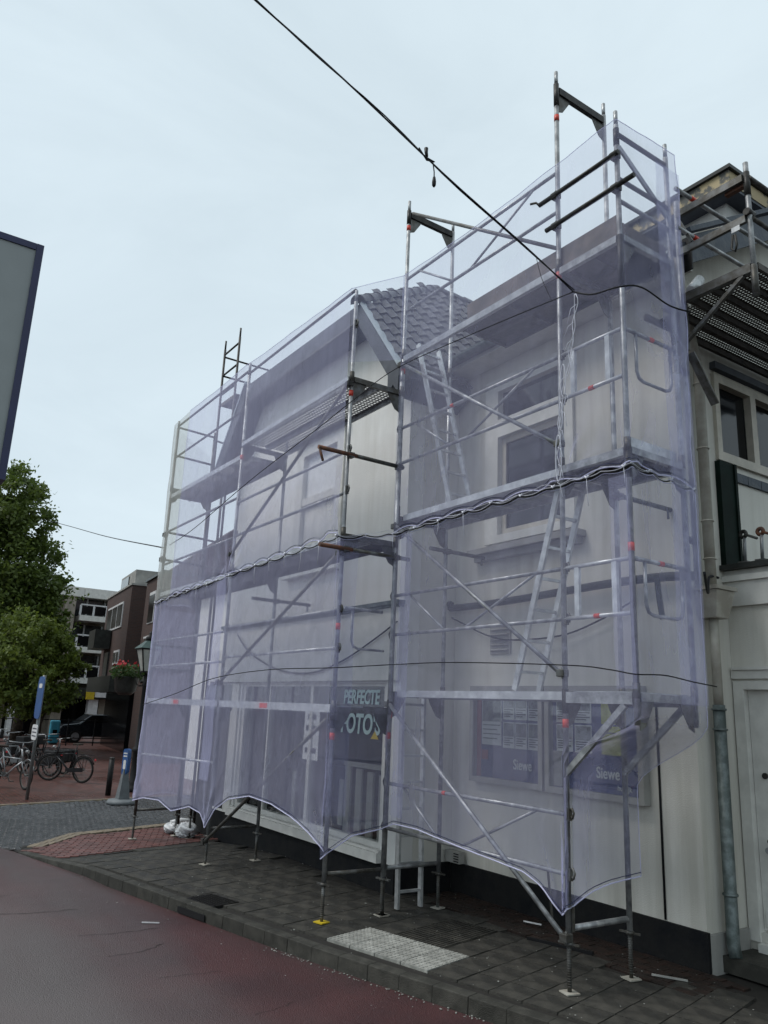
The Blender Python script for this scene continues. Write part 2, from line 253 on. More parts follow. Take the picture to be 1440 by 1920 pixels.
# ------------------------------------------------------------------ mesh builder
class MB:
    def __init__(s): s.v = []; s.f = []; s.sm = []
    def face(s, pts, smooth=False):
        i = len(s.v); s.v += [tuple(p) for p in pts]; s.f.append(tuple(range(i, i + len(pts)))); s.sm.append(smooth); return s
    def hexa(s, p):  # 8 points: bottom 4 ccw, top 4 ccw
        i = len(s.v); s.v += [tuple(q) for q in p]
        for a in ((3, 2, 1, 0), (4, 5, 6, 7), (0, 1, 5, 4), (1, 2, 6, 5), (2, 3, 7, 6), (3, 0, 4, 7)): s.f.append(tuple(i + k for k in a)); s.sm.append(False)
        return s
    def box(s, a, b):
        x0, y0, z0 = a; x1, y1, z1 = b
        x0, x1 = min(x0, x1), max(x0, x1); y0, y1 = min(y0, y1), max(y0, y1); z0, z1 = min(z0, z1), max(z0, z1)
        return s.hexa([(x0, y0, z0), (x1, y0, z0), (x1, y1, z0), (x0, y1, z0), (x0, y0, z1), (x1, y0, z1), (x1, y1, z1), (x0, y1, z1)])
    def bar(s, a, b, wd, ht, up=(0, 0, 1)):
        a = V(a); b = V(b); d = (b - a).normalized(); u = V(up); r = d.cross(u)
        if r.length < 1e-4: r = d.cross(V((0, 1, 0)))
        r.normalize(); u = r.cross(d); r = r * wd / 2; u = u * ht / 2
        return s.hexa([a - r - u, a + r - u, b + r - u, b - r - u, a - r + u, a + r + u, b + r + u, b - r + u])
    def tube(s, pts, r, n=8, cap=True):
        pts = [V(p) for p in pts]; i0 = len(s.v); m = len(pts); pu = None
        for k, p in enumerate(pts):
            d = (pts[min(k + 1, m - 1)] - pts[max(k - 1, 0)]).normalized()
            if pu is None: pu = d.orthogonal().normalized()
            else: pu = (pu - d * pu.dot(d)).normalized()
            q = d.cross(pu); rr = r[k] if isinstance(r, (list, tuple)) else r
            for j in range(n):
                t = 2 * math.pi * j / n; s.v.append(tuple(p + (pu * math.cos(t) + q * math.sin(t)) * rr))
        for k in range(m - 1):
            for j in range(n):
                a = i0 + k * n + j; b = i0 + k * n + (j + 1) % n
                s.f.append((a, b, b + n, a + n)); s.sm.append(True)
        if cap:
            s.f.append(tuple(i0 + j for j in reversed(range(n)))); s.sm.append(False)
            s.f.append(tuple(i0 + (m - 1) * n + j for j in range(n))); s.sm.append(False)
        return s
    def lathe(s, c, prof, n=16, axis=None):
        c = V(c); i0 = len(s.v)
        for (r, z) in prof:
            for j in range(n):
                t = 2 * math.pi * j / n; s.v.append((c.x + r * math.cos(t), c.y + r * math.sin(t), c.z + z))
        for k in range(len(prof) - 1):
            for j in range(n):
                a = i0 + k * n + j; b = i0 + k * n + (j + 1) % n; s.f.append((a, b, b + n, a + n)); s.sm.append(True)
        s.f.append(tuple(i0 + j for j in reversed(range(n)))); s.sm.append(False)
        s.f.append(tuple(i0 + (len(prof) - 1) * n + j for j in range(n))); s.sm.append(False)
        return s
    def torus(s, c, R, r, ax, n=28, m=6):
        c = V(c); ax = V(ax).normalized(); u = ax.orthogonal().normalized(); v = ax.cross(u); i0 = len(s.v)
        for i in range(n):
            t = 2 * math.pi * i / n; d = u * math.cos(t) + v * math.sin(t)
            for j in range(m):
                q = 2 * math.pi * j / m; s.v.append(tuple(c + d * (R + r * math.cos(q)) + ax * r * math.sin(q)))
        for i in range(n):
            for j in range(m):
                s.f.append((i0 + i * m + j, i0 + ((i + 1) % n) * m + j, i0 + ((i + 1) % n) * m + (j + 1) % m, i0 + i * m + (j + 1) % m)); s.sm.append(True)
        return s
    def prism(s, poly, vec):
        """closed polygon (list of points) extruded by vec"""
        vec = V(vec); n = len(poly); i = len(s.v); s.v += [tuple(p) for p in poly] + [tuple(V(p) + vec) for p in poly]
        s.f.append(tuple(reversed(range(i, i + n)))); s.f.append(tuple(range(i + n, i + 2 * n))); s.sm += [False, False]
        for k in range(n): s.f.append((i + k, i + (k + 1) % n, i + n + (k + 1) % n, i + n + k)); s.sm.append(False)
        return s
    def mesh(s, name, m):
        me = bpy.data.meshes.new(name); me.from_pydata(s.v, [], s.f); me.polygons.foreach_set('use_smooth', s.sm); me.materials.append(M[m] if isinstance(m, str) else m); me.validate(); me.update(); return me
    def build(s, name, m, parent=None, bevel=0.0):
        o = bpy.data.objects.new(name, s.mesh(name, m)); C.objects.link(o)
        if parent is not None: o.parent = parent
        if bevel:
            md = o.modifiers.new('bevel', 'BEVEL'); md.width = bevel; md.segments = 2; md.limit_method = 'ANGLE'
        return o
def tag(o, label=None, cat=None, group=None, kind=None):
    if label: o['label'] = label
    if cat: o['category'] = cat
    if group: o['group'] = group
    if kind: o['kind'] = kind
    return o
def thing(name, label, cat, group=None, loc=(0, 0, 0), rz=0.0):
    o = bpy.data.objects.new(name, None); C.objects.link(o); o.empty_display_size = 0.1; o.location = loc; o.rotation_euler = (0, 0, rz)
    return tag(o, label, cat, group)
def inst(me, name, parent, loc, rot=(0, 0, 0), scale=(1, 1, 1)):
    o = bpy.data.objects.new(name, me); C.objects.link(o); o.parent = parent; o.location = loc; o.rotation_euler = rot; o.scale = scale; return o
def text(body, size, m, parent, origin, xdir, up, name='lettering', sx=1.0, ext=0.002, shear=0.0, align='LEFT', off=0.0):
    cu = bpy.data.curves.new('txt', 'FONT'); cu.body = body; cu.size = size; cu.extrude = ext; cu.align_x = align; cu.shear = shear; cu.offset = off
    o = bpy.data.objects.new('txt', cu); C.objects.link(o); dg = bpy.context.evaluated_depsgraph_get(); dg.update()
    me = bpy.data.meshes.new_from_object(o.evaluated_get(dg)); bpy.data.objects.remove(o); bpy.data.curves.remove(cu)
    x = V(xdir).normalized(); u = V(up).normalized(); z = x.cross(u); org = V(origin)
    for vtx in me.vertices:
        c = vtx.co.copy(); vtx.co = org + x * (c.x * sx) + u * c.y + z * c.z
    me.materials.clear(); me.materials.append(M[m]); ob = bpy.data.objects.new(name, me); C.objects.link(ob)
    if parent is not None: ob.parent = parent
    return ob
def noise1(x, seed=0):
    i = math.floor(x); f = x - i; f = f * f * (3 - 2 * f)
    def h(n): return (math.sin((n + seed * 57.3) * 127.1) * 43758.5453) % 1.0
    return h(i) * (1 - f) + h(i + 1) * f - 0.5

exec_parts = []
# ================================================================== GROUND
def kerb_y(x):   # outer (road side) top edge of the kerb
    P = [(-60, -13.5), (-8.69, -2.66), (-7.55, -2.44), (-3.83, -1.63), (-1.77, -1.17), (0.23, -0.62), (12, 2.6)]
    for i in range(len(P) - 1):
        if x <= P[i + 1][0]:
            t = (x - P[i][0]) / (P[i + 1][0] - P[i][0]); return P[i][1] + t * (P[i + 1][1] - P[i][1])
    return P[-1][1]
def kerb_h(x):   # kerb upstand, dropped to nothing at the side street
    return 0.115 if x > -5.5 else max(0.0, 0.115 * (x + 8.2) / 2.7)
def zroad(x): return zg(x) - kerb_h(x)
# base terrain reaching the horizon, below everything
b = MB(); xs = [-400, -60, -20, -11, -8.8, -6, 2, 60, 400]
for i in range(len(xs) - 1):
    z0, z1 = zg(xs[i]) - 0.20, zg(xs[i + 1]) - 0.20
    b.face([(xs[i], -400, z0), (xs[i + 1], -400, z1), (xs[i + 1], 400, z1), (xs[i], 400, z0)])
tag(b.build('ground', 'mortar'), kind='structure')
# road
b = MB(); xs = [-60, -40, -25, -15, -11, -9.6, -8.8, -8.2, -7.6, -7, -6.4, -6, -5.5, -5, -4, -3, -2, -1, 0, 1, 2.5, 5, 12]
for i in range(len(xs) - 1):
    x0, x1 = xs[i], xs[i + 1]
    b.face([(x0, -30, zroad(x0)), (x1, -30, zroad(x1)), (x1, kerb_y(x1), zroad(x1)), (x0, kerb_y(x0), zroad(x0))])
rd = tag(b.build('road', 'road'), kind='structure')
def crack(pts, wdt):
    m = MB(); P = [GR(*p) for p in pts]; P = [V((p.x, p.y, zroad(p.x) + 0.004)) for p in P]; Q = []
    for i in range(len(P) - 1):
        for k in range(8): Q.append(P[i].lerp(P[i + 1], k / 8))
    for i in range(len(Q) - 1):
        q0, q1 = Q[i], Q[i + 1]; d = (q1 - q0); nrm = V((-d.y, d.x, 0)).normalized()
        a0 = nrm * wdt * .6 * (0.4 + abs(noise1(i * 0.9, wdt * 100)) * 1.5); a1 = nrm * wdt * .6 * (0.4 + abs(noise1((i + 1) * 0.9, wdt * 100)) * 1.5)
        o0 = nrm * 0.03 * noise1(i * 0.6, 3); o1 = nrm * 0.03 * noise1((i + 1) * 0.6, 3)
        m.face([q0 - a0 + o0, q0 + a0 + o0, q1 + a1 + o1, q1 - a1 + o1])
    m.build('crack', 'mortar', rd)
crack([(0, 1691), (60, 1690), (160, 1682)], 0.010); crack([(150, 1729), (220, 1726), (310, 1715)], 0.009); crack([(205, 1766), (270, 1758), (315, 1742)], 0.009)
crack([(300, 1804), (345, 1800), (430, 1792)], 0.006); crack([(480, 1868), (520, 1860), (560, 1845)], 0.005); crack([(0, 1660), (25, 1657)], 0.008)
# pavement bed
pav = MB(); xs = [-7.6, -7.0, -6.4, -6, -5, -4, -3, -2, -1, 0, 1, 2, 3, 5, 12]
for i in range(len(xs) - 1):
    x0, x1 = xs[i], xs[i + 1]
    pav.face([(x0, kerb_y(x0) + 0.02, zg(x0) - 0.02), (x1, kerb_y(x1) + 0.02, zg(x1) - 0.02), (x1, 6, zg(x1) - 0.02), (x0, 6, zg(x0) - 0.02)])
pave = tag(pav.build('pavement', 'mortar'), kind='structure')
# kerb stones
kerb = MB().build('kerb', 'mortar') if False else None
KD = V((1, 0.245, 0)).normalized()
kx = 2.6; kst = []
kerbo = thing('kerb_row', 'row of grey concrete kerb stones between red road and pavement', 'kerb')
while kx > -8.0:
    x1 = kx; x0 = kx - 0.97
    m = MB(); w_ = 0.13
    def kp(x, o, z): return V((x - 0.23 * o, kerb_y(x) + o, zg(x) + z))
    g = 0.002
    for (xa, xb) in [(x0 + g, x1 - g)]:
        n = 3
        for k in range(n):
            a = xa + (xb - xa) * k / n; c = xa + (xb - xa) * (k + 1) / n
            m.hexa([kp(a, 0, -kerb_h(a) - 0.12), kp(c, 0, -kerb_h(c) - 0.12), kp(c, w_, -0.15), kp(a, w_, -0.15),
                    kp(a, 0.012, 0.004), kp(c, 0.012, 0.004), kp(c, w_, 0.006), kp(a, w_, 0.006)])
    m.build('kerb_stone', 'kerb', kerbo, bevel=0.007); kx -= 0.97
# paving slabs (30 cm), aligned with the kerb
sl_me = []
for k in range(3):
    m = MB(); h = 0.1482; m.hexa([(-h, -h, -.03), (h, -h, -.03), (h, h, -.03), (-h, h, -.03), (-h + .004, -h + .004, 0), (h - .004, -h + .004, 0), (h - .004, h - .004, 0), (-h + .004, h - .004, 0)])
    sl_me.append(m.mesh('slab', 'slab'))
ang = math.atan2(0.245, 1); ux = V((math.cos(ang), math.sin(ang), 0)); uy = V((-math.sin(ang), math.cos(ang), 0))
def tilt(x): return -math.atan((zg(x + 0.1) - zg(x - 0.1)) / 0.2)
O0 = V((-2.10, -0.95, 0))      # corner of the tactile field
nsl = 0; slabs = []
for i in range(-24, 20):
    for j in range(-4, 12):
        c = O0 + ux * (0.3 * (i + 0.5)) + uy * (0.3 * (j + 0.5))
        if c.y < kerb_y(c.x) + 0.27: continue
        edge = -7.15 - 0.42 * max(0, c.y + 2.1)
        if c.x < edge + 0.1 or c.x > 2.2: continue
        wl = 0.66 if c.x < -3.3 else (1.5 if c.x < 0.25 else 1.75)
        if c.y > wl - (0.62 if c.x > -3.3 else 0.2): continue
        if 0 <= i < 4 and 0 <= j < 2: continue
        if 1 <= i < 3 and 2 <= j < 5: continue
        slabs.append((i, j, c))
slabs.sort(key=lambda s: (s[2] - V((CAM.x, CAM.y, 0))).length)
for k, (i, j, c) in enumerate(slabs):
    inst(sl_me[k % 3], 'paving_slab', pave, (c.x, c.y, zg(c.x) + random.uniform(-.002, .003)), (random.uniform(-.006, .006), tilt(c.x) + random.uniform(-.006, .006), ang))
# tactile slabs with studs
m = MB(); h = 0.1435; m.hexa([(-h, -h, -.03), (h, -h, -.03), (h, h, -.03), (-h, h, -.03), (-h, -h, .003), (h, -h, .003), (h, h, .003), (-h, h, .003)])
for a in range(6):
    for c in range(6):
        x, y = -0.122 + a * 0.0488, -0.122 + c * 0.0488
        m.lathe((x, y, 0.003), [(0.0135, 0), (0.0115, 0.006)], n=8)
tme = m.mesh('tactile', 'tact')
for i in range(4):
    for j in range(2):
        c = O0 + ux * (0.3 * (i + 0.5)) + uy * (0.3 * (j + 0.5)); inst(tme, 'tactile_slab', pave, (c.x, c.y, 0.002), (0, 0, ang))
m = MB(); m.hexa([(-h, -h, -.03), (h, -h, -.03), (h, h, -.03), (-h, h, -.03), (-h, -h, 0), (h, -h, 0), (h, h, 0), (-h, h, 0)])
for a in range(7):
    x = -0.126 + a * 0.042; m.box((x - .009, -h + .003, 0), (x + .009, h - .003, .006))
gme = m.mesh('guide', 'slab')
for i in range(1, 3):
    for j in range(2, 5):
        c = O0 + ux * (0.3 * (i + 0.5)) + uy * (0.3 * (j + 0.5)); inst(gme, 'guide_slab', pave, (c.x, c.y, 0.002), (0, 0, ang))
# strip of small dark bricks along the house wall (one joined part)
m = MB(); x = -3.2
while x < 0.35:
    for r in range(6):
        y0 = 0.86 + r * 0.105; xo = x + (0.1 if r % 2 else 0); q = random.uniform(-.003, .004)
        m.box((xo + .004, y0 + .004, -.03), (xo + .198, y0 + .099, q))
    x += 0.205
tag(m.build('brick_strip', 'dbrick', pave), kind='stuff')
# red brick apron
def curve_x(y):   # outer (cobble side) edge of the apron
    P = [(-2.75, -8.2), (-2.24, -8.76), (-1.39, -9.91), (-0.38, -10.27), (1.68, -11.08), (6, -12.6)]
    if y <= P[0][0]: return P[0][1]
    for i in range(len(P) - 1):
        if y <= P[i + 1][0]:
            t = (y - P[i][0]) / (P[i + 1][0] - P[i][0]); return P[i][1] + t * (P[i + 1][1] - P[i][1])
    return P[-1][1]
apron = MB(); ys = [-2.6, -2.24, -1.8, -1.39, -.9, -.38, .3, 1, 1.68, 3, 6]
for i in range(len(ys) - 1):
    y0, y1 = ys[i], ys[i + 1]
    def ed(y): return -7.10 - 0.42 * max(0, y + 2.1)
    for (a0, a1, c0, c1) in [(curve_x(y0), curve_x(y1), (curve_x(y0) + ed(y0)) / 2, (curve_x(y1) + ed(y1)) / 2), ((curve_x(y0) + ed(y0)) / 2, (curve_x(y1) + ed(y1)) / 2, ed(y0), ed(y1))]:
        apron.face([(x_, max(y_, kerb_y(x_) + .06), zg(x_) - .012) for x_, y_ in ((a0, y0), (c0, y0), (c1, y1), (a1, y1))])
ap = tag(apron.build('brick_apron', 'mortar'), kind='structure')
def brickmesh(name, l, wd, hh, m_, rnd=0.006):
    m = MB(); m.hexa([(-l / 2, -wd / 2, -.04), (l / 2, -wd / 2, -.04), (l / 2, wd / 2, -.04), (-l / 2, wd / 2, -.04),
                      (-l / 2 + rnd, -wd / 2 + rnd, hh), (l / 2 - rnd, -wd / 2 + rnd, hh), (l / 2 - rnd, wd / 2 - rnd, hh), (-l / 2 + rnd, wd / 2 - rnd, hh)]); return m
bme = brickmesh('b', .196, .094, 0, 'rbrick').mesh('brick', 'rbrick'); cand = []
a2 = math.radians(68); vx = V((math.cos(a2), math.sin(a2), 0)); vy = V((-math.sin(a2), math.cos(a2), 0))
for i in range(-30, 30):
    for j in range(-45, 45):
        c = V((-8.6, -0.8, 0)) + vx * (.203 * (i + (.5 if j % 2 else 0))) + vy * (.1 * j)
        if c.y < -2.6 or c.y > 2.6 or c.y < kerb_y(c.x) + 0.19: continue
        if c.x < curve_x(c.y) + 0.30 or c.x > -7.22 - 0.42 * max(0, c.y + 2.1): continue
        if c.x > -8.9 and c.y > 0.62: continue
        cand.append(c)
cand.sort(key=lambda c: (c - V((CAM.x, CAM.y, 0))).length)
for c in cand[:300]: inst(bme, 'brick', ap, (c.x, c.y, zg(c.x) + random.uniform(-.003, .002)), (random.uniform(-.01, .01), tilt(c.x), a2))
def joined(cands, l, wd, aa, m_, name, parent, amp=.003, rnd=.006):
    m = MB(); ca, sa = math.cos(aa), math.sin(aa)
    for c in cands:
        q = brickmesh('x', l, wd, random.uniform(-amp, amp), m_, rnd)
        m_i = len(m.v); z0 = zg(c.x)
        for (x, y, z) in q.v: m.v.append((c.x + x * ca - y * sa, c.y + x * sa + y * ca, z0 + z))
        for f in q.f[1:]: m.f.append(tuple(m_i + k for k in f)); m.sm.append(False)
    if m.v: tag(m.build(name, m_, parent), kind='stuff')
joined(cand[300:], .196, .094, a2, 'rbrick', 'far_bricks', ap)
# yellowish edging stones along the curve
ym = []
P = []
y = -2.3
while y < 2.4: P.append(V((curve_x(y), y, 0))); y += 0.05
acc = 0; last = P[0]
for row in range(2):
    acc = 0.0; last = P[0]; st = P[0]
    for p in P[1:]:
        acc += (p - last).length; last = p
        if acc > 0.24:
            d = (p - st).normalized(); nn = V((d.y, -d.x, 0)); mid = (p + st) / 2 + nn * (0.06 + row * 0.125)
            m = brickmesh('e', .235, .115, 0, 'kerby'); me = m.mesh('edging', 'kerby')
            inst(me, 'edging_stone', ap, (mid.x, mid.y, zg(mid.x) + 0.012), (0, tilt(mid.x), math.atan2(d.y, d.x))); st = p; acc = 0
# cobbled side street
cob = MB(); ys = [-3.8, -3.4, -3.0, -2.6, -2.4, -1.5, -.5, .5, 1.7, 4, 9]
for i in range(len(ys) - 1):
    y0, y1 = ys[i], ys[i + 1]
    def l0(y): return -14.1 - 0.22 * (y + 1.8)
    def r0(y): return curve_x(y) if y > -2.6 else -8.5 + (y + 2.6) * 4.73
    n = 5
    for k in range(n):
        A = lambda y, t: (l0(y) + (r0(y) - l0(y)) * t)
        if r0(y0) <= l0(y0) + .1: continue
        q = [(A(y0, k / n), y0), (A(y0, (k + 1) / n), y0), (A(y1, (k + 1) / n), y1), (A(y1, k / n), y1)]
        cob.face([(x, y, zg(x) - .014) for x, y in q])
cobs = tag(cob.build('cobbled_street', 'mortar'), kind='structure')
cm = []
for k in range(3):
    m = MB(); l, wd = .185 + .015 * k, .112
    bot = []; i0 = 0; nx, ny = 4, 3
    for a in range(nx + 1):
        for c in range(ny + 1):
            u, v = a / nx * 2 - 1, c / ny * 2 - 1
            z = .016 * (1 - abs(u) ** 3) * (1 - abs(v) ** 3) - (.02 if abs(u) == 1 or abs(v) == 1 else 0)
            m.v.append((u * l / 2, v * wd / 2, z))
    for a in range(nx):
        for c in range(ny): m.f.append((a * (ny + 1) + c, (a + 1) * (ny + 1) + c, (a + 1) * (ny + 1) + c + 1, a * (ny + 1) + c + 1)); m.sm.append(True)
    cm.append(m)
cme = [m.mesh('cobble', 'cobble') for m in cm]
a3 = math.radians(78); vx = V((math.cos(a3), math.sin(a3), 0)); vy = V((-math.sin(a3), math.cos(a3), 0)); cand = []
for i in range(-40, 40):
    for j in range(-55, 55):
        c = V((-11.5, -0.8, 0)) + vx * (.207 * (i + (.5 if j % 2 else 0))) + vy * (.122 * j)
        if c.y < -3.7 or c.y > 3.2: continue
        if c.x < -14.15 - 0.22 * (c.y + 1.8) + .12 or c.x > curve_x(c.y) - 0.10: continue
        if c.y < kerb_y(c.x) + .05: continue
        cand.append(c)
cand.sort(key=lambda c: (c - V((CAM.x, CAM.y, 0))).length)
for k, c in enumerate(cand[:300]): inst(cme[k % 3], 'cobble', cobs, (c.x, c.y, zg(c.x) + random.uniform(-.004, .004)), (random.uniform(-.08, .08), tilt(c.x) + random.uniform(-.08, .08), a3))
m = MB()
for k, c in enumerate(cand[300:]):
    q = cm[k % 3]; i0 = len(m.v); z0 = zg(c.x) + random.uniform(-.004, .004); ta, tb = random.uniform(-.08, .08), random.uniform(-.08, .08)
    for (x, y, z) in q.v: m.v.append((c.x + x * vx.x + y * vy.x, c.y + x * vx.y + y * vy.y, z0 + z + x * ta + y * tb))
    for f in q.f: m.f.append(tuple(i0 + t for t in f)); m.sm.append(True)
tag(m.build('far_cobbles', 'cobble', cobs), kind='stuff')
# plaza beyond, with a pale kerb line
b = MB(); b.face([(-120, -40, -.195), (-14.3 + 8.4, -40, -.195), (-14.12 - .22 * (-1.8 + 1.8), -1.8, -.195), (-16.5, 9, -.195), (-18, 30, -.195), (-120, 60, -.195)])
plz = tag(b.build('plaza', 'plaza'), kind='structure')
ek = brickmesh('e', .95, .13, 0, 'kerby', .01).mesh('e', 'kerby')
p0, p1 = GR(-60, 1514), GR(262, 1496); d = (p1 - p0); n = int(d.length / .96); d.normalize()
for i in range(n + 4):
    q = p0 + d * (.96 * (i + .5)); inst(ek, 'edging_stone', plz, (q.x, q.y, -.18), (0, 0, math.atan2(d.y, d.x)))
# drain grate and gully inlet
gr = thing('drain_grate', 'black cast iron gully grate set in the pavement behind the kerb', 'drain', loc=(-3.86, -1.335, 0.006), rz=ang)
MB().box((-.24, -.17, -.03), (.24, .17, -.012)).build('sump', 'black', gr)
m = MB(); m.box((-.24, -.17, -.012), (.24, -.155, .004)); m.box((-.24, .155, -.012), (.24, .17, .004)); m.box((-.24, -.155, -.012), (-.225, .155, .004)); m.box((.225, -.155, -.012), (.24, .155, .004)); m.build('frame', 'grate', gr)
for i in range(11): MB().bar((-.2 + i * .04, -.152, 0), (-.2 + i * .04 + .02, .152, 0), .016, .012).build('grate_bar', 'grate', gr)
for i in range(5): MB().bar((-.222, -.11 + i * .055, -.003), (.222, -.11 + i * .055, -.003), .01, .012).build('cross_bar', 'grate', gr)
m = MB(); a = V((-3.98, kerb_y(-3.98) - .006, -.075)); c = V((-3.50, kerb_y(-3.50) - .006, -.075)); m.bar(a, c, .012, .06); m.build('inlet_slot', 'black', gr)
for o in gr.children:
    if o.name.startswith('inlet'): o.matrix_parent_inverse = (Matrix.Translation(gr.location) @ Matrix.Rotation(ang, 4, 'Z')).inverted()
# pavement on the near side of the street (behind and beside the camera)
b = MB(); xs = [-12, -8, -5.5, -3, 0, 3, 6, 12]
for i in range(len(xs) - 1):
    x0, x1 = xs[i], xs[i + 1]; b.face([(x0, -30, zg(x0) + .002), (x1, -30, zg(x1) + .002), (x1, kerb_y(x1) - 4.42, zg(x1) + .002), (x0, kerb_y(x0) - 4.42, zg(x0) + .002)])
npv = tag(b.build('near_pavement', 'slab'), kind='structure')
for i in range(20):
    x1 = 8 - i; x0 = x1 - .996
    MB().hexa([(x0, kerb_y(x0) - 4.42, -.45), (x1, kerb_y(x1) - 4.42, -.45), (x1, kerb_y(x1) - 4.28, -.45), (x0, kerb_y(x0) - 4.28, -.45), (x0, kerb_y(x0) - 4.42, zg(x0) + .006), (x1, kerb_y(x1) - 4.42, zg(x1) + .006), (x1, kerb_y(x1) - 4.29, zg(x1) + .006), (x0, kerb_y(x0) - 4.29, zg(x0) + .006)]).build('kerb_stone', 'kerb', npv)
# ================================================================== HOUSE
def panel(m, axis, pos, u0, u1, z0, z1, holes, th):
    """wall slab with rectangular openings; axis 'y' -> u is x, slab from pos to pos+th in y; axis 'x' -> u is y"""
    us = sorted({u0, u1, *[h[0] for h in holes], *[h[1] for h in holes]}); zs = sorted({z0, z1, *[h[2] for h in holes], *[h[3] for h in holes]})
    us = [u for u in us if u0 <= u <= u1]; zs = [z for z in zs if z0 <= z <= z1]
    for i in range(len(us) - 1):
        for j in range(len(zs) - 1):
            cu, cz = (us[i] + us[i + 1]) / 2, (zs[j] + zs[j + 1]) / 2
            if any(h[0] < cu < h[1] and h[2] < cz < h[3] for h in holes): continue
            if axis == 'y': m.box((us[i], pos, zs[j]), (us[i + 1], pos + th, zs[j + 1]))
            else: m.box((pos, us[i], zs[j]), (pos + th, us[i + 1], zs[j + 1]))
    return m
house = thing('corner_house', 'white rendered corner house with black plinth behind the scaffolding and netting', 'house')
WX0, WX1, WY, MY, HX = -8.85, -3.30, 0.66, 1.50, 0.20
# wing front wall with shop opening and first-floor window
m = MB(); panel(m, 'y', WY, WX0, WX1, -0.3, 6.42, [(-7.95, -3.62, 0.42, 2.40), (-6.30, -5.08, 4.20, 6.12)], 0.25)
m.prism([(WX0, WY, 6.42), (WX1, WY, 6.42), (-4.25, WY, 7.70), (-7.95, WY, 7.70)], (0, 0.25, 0))
m.build('wing_wall', 'wallw', house)
m = MB(); m.box((WX1 - .25, WY + .252, -.3), (WX1, MY + .4, 6.6)); m.build('wing_side_wall', 'wall', house)
m = MB(); m.box((WX0, WY + .252, -.35), (WX0 + .25, 8, 6.6)); m.build('wing_end_wall', 'wallw', house)
m = MB(); panel(m, 'y', MY, WX1 + .002, HX, -0.1, 6.72, [(-2.47, -1.33, 4.22, 6.22)], 0.28); m.build('main_wall', 'wall', house)
m = MB(); panel(m, 'x', HX - .28, MY + .283, 8, -0.1, 6.72, [(2.15, 4.25, 4.80, 5.66)], 0.28)
m.prism([(HX - .28, MY + .001, 6.722), (HX - .28, 8, 6.722), (HX - .28, 8, 7.06), (HX - .28, 4.9, 8.79), (HX - .28, MY + .001, 6.885)], (.28, 0, 0)); m.build('side_wall', 'wall', house)
# plinths
MB().box((WX0 - .03, WY - .035, -.35), (WX1 + .03, WY - .002, .30)).build('plinth', 'plinth', house)
MB().box((WX1 + .002, WY - .03, -.3), (WX1 + .032, MY - .036, .31)).build('plinth', 'plinth', house)
MB().box((WX1 + .034, MY - .035, -.1), (HX + .03, MY - .002, .32)).build('plinth', 'plinth', house)
MB().box((HX + .002, MY - .001, -.1), (HX + .03, 2.09, .30)).build('plinth', 'concrete', house)
# vertical expansion joint / cable on the main wall
MB().tube([(-.22, MY - .008, 2.22), (-.215, MY - .008, .33)], .011, 6).build('joint_strip', 'cable', house)
# shop front -------------------------------------------------------
shop = MB()
for (x0, x1) in ((-7.95, -7.86), (-3.70, -3.62)): shop.box((x0, WY + .03, .42), (x1, WY + .12, 2.40))
shop.box((-7.86, WY + .03, 2.36), (-3.70, WY + .12, 2.40)); shop.box((-7.86, WY + .03, .42), (-3.70, WY + .12, .50))
shop.box((-5.62, WY + .035, .50), (-5.54, WY + .115, 2.36)); shop.box((-7.00, WY + .035, .50), (-6.93, WY + .115, 2.36))
sf = shop.build('shop_front', 'trim', house)
MB().box((-8.0, WY - .10, .30), (-3.55, WY - .001, .41)).build('sill', 'trim', sf)
MB().box((-8.0, WY - .07, .412), (-3.55, WY - .001, .44)).build('sill', 'trim', sf)
gm = bpy.data.materials.new('shopglass'); gm.use_nodes = True; t = gm.node_tree; t.nodes.clear()
o_ = N(t, 'ShaderNodeOutputMaterial'); gl = N(t, 'ShaderNodeBsdfGlossy', Roughness=0.03); tr = N(t, 'ShaderNodeBsdfTransparent'); tr.inputs['Color'].default_value = (.88, .90, .90, 1)
gl.inputs['Color'].default_value = (.8, .8, .8, 1); mx = N(t, 'ShaderNodeMixShader', Fac=0.07); t.links.new(tr.outputs[0], mx.inputs[1]); t.links.new(gl.outputs[0], mx.inputs[2]); t.links.new(mx.outputs[0], o_.inputs[0]); M['shopglass'] = gm
for (x0, x1) in ((-7.858, -7.002), (-6.928, -5.622), (-5.538, -3.702)): MB().box((x0, WY + .07, .502), (x1, WY + .078, 2.358)).build('pane', 'shopglass', sf)
# shop interior
m = MB(); m.box((-8.5, 3.4, -.1), (-3.6, 3.5, 2.7)); m.box((-8.5, WY + .26, 2.62), (-3.6, 3.4, 2.7)); m.box((-8.5, WY + .26, .0), (-3.6, 3.4, .06)); m.box((-8.58, WY + .26, -.1), (-8.5, 3.5, 2.7)); m.build('shop_room', 'panel', house)
m = MB(); m.box((-7.5, 1.6, .06), (-6.9, 2.2, 1.15)); m.box((-5.4, 2.2, .06), (-4.2, 2.8, 1.05)); m.build('shop_counter', 'panel', house)
for i, x in enumerate((-4.98, -4.70, -4.42, -4.14, -3.9)): MB().box((x, WY + .30, .44), (x + .14, WY + .33, 1.30 - .02 * i)).build('display_slat', 'concrete', house)
MB().box((-5.02, WY + .30, 1.30), (-3.75, WY + .36, 1.36)).build('display_rail', 'concrete', house)
for x in (-6.6, -5.2): MB().box((x, WY + .35, .5), (x + .12, WY + .38, 1.1)).build('display_slat', 'concrete', house)
MB().box((-5.80, WY + .062, 1.33), (-5.36, WY + .068, 2.08)).build('paper_poster', 'paper', house)
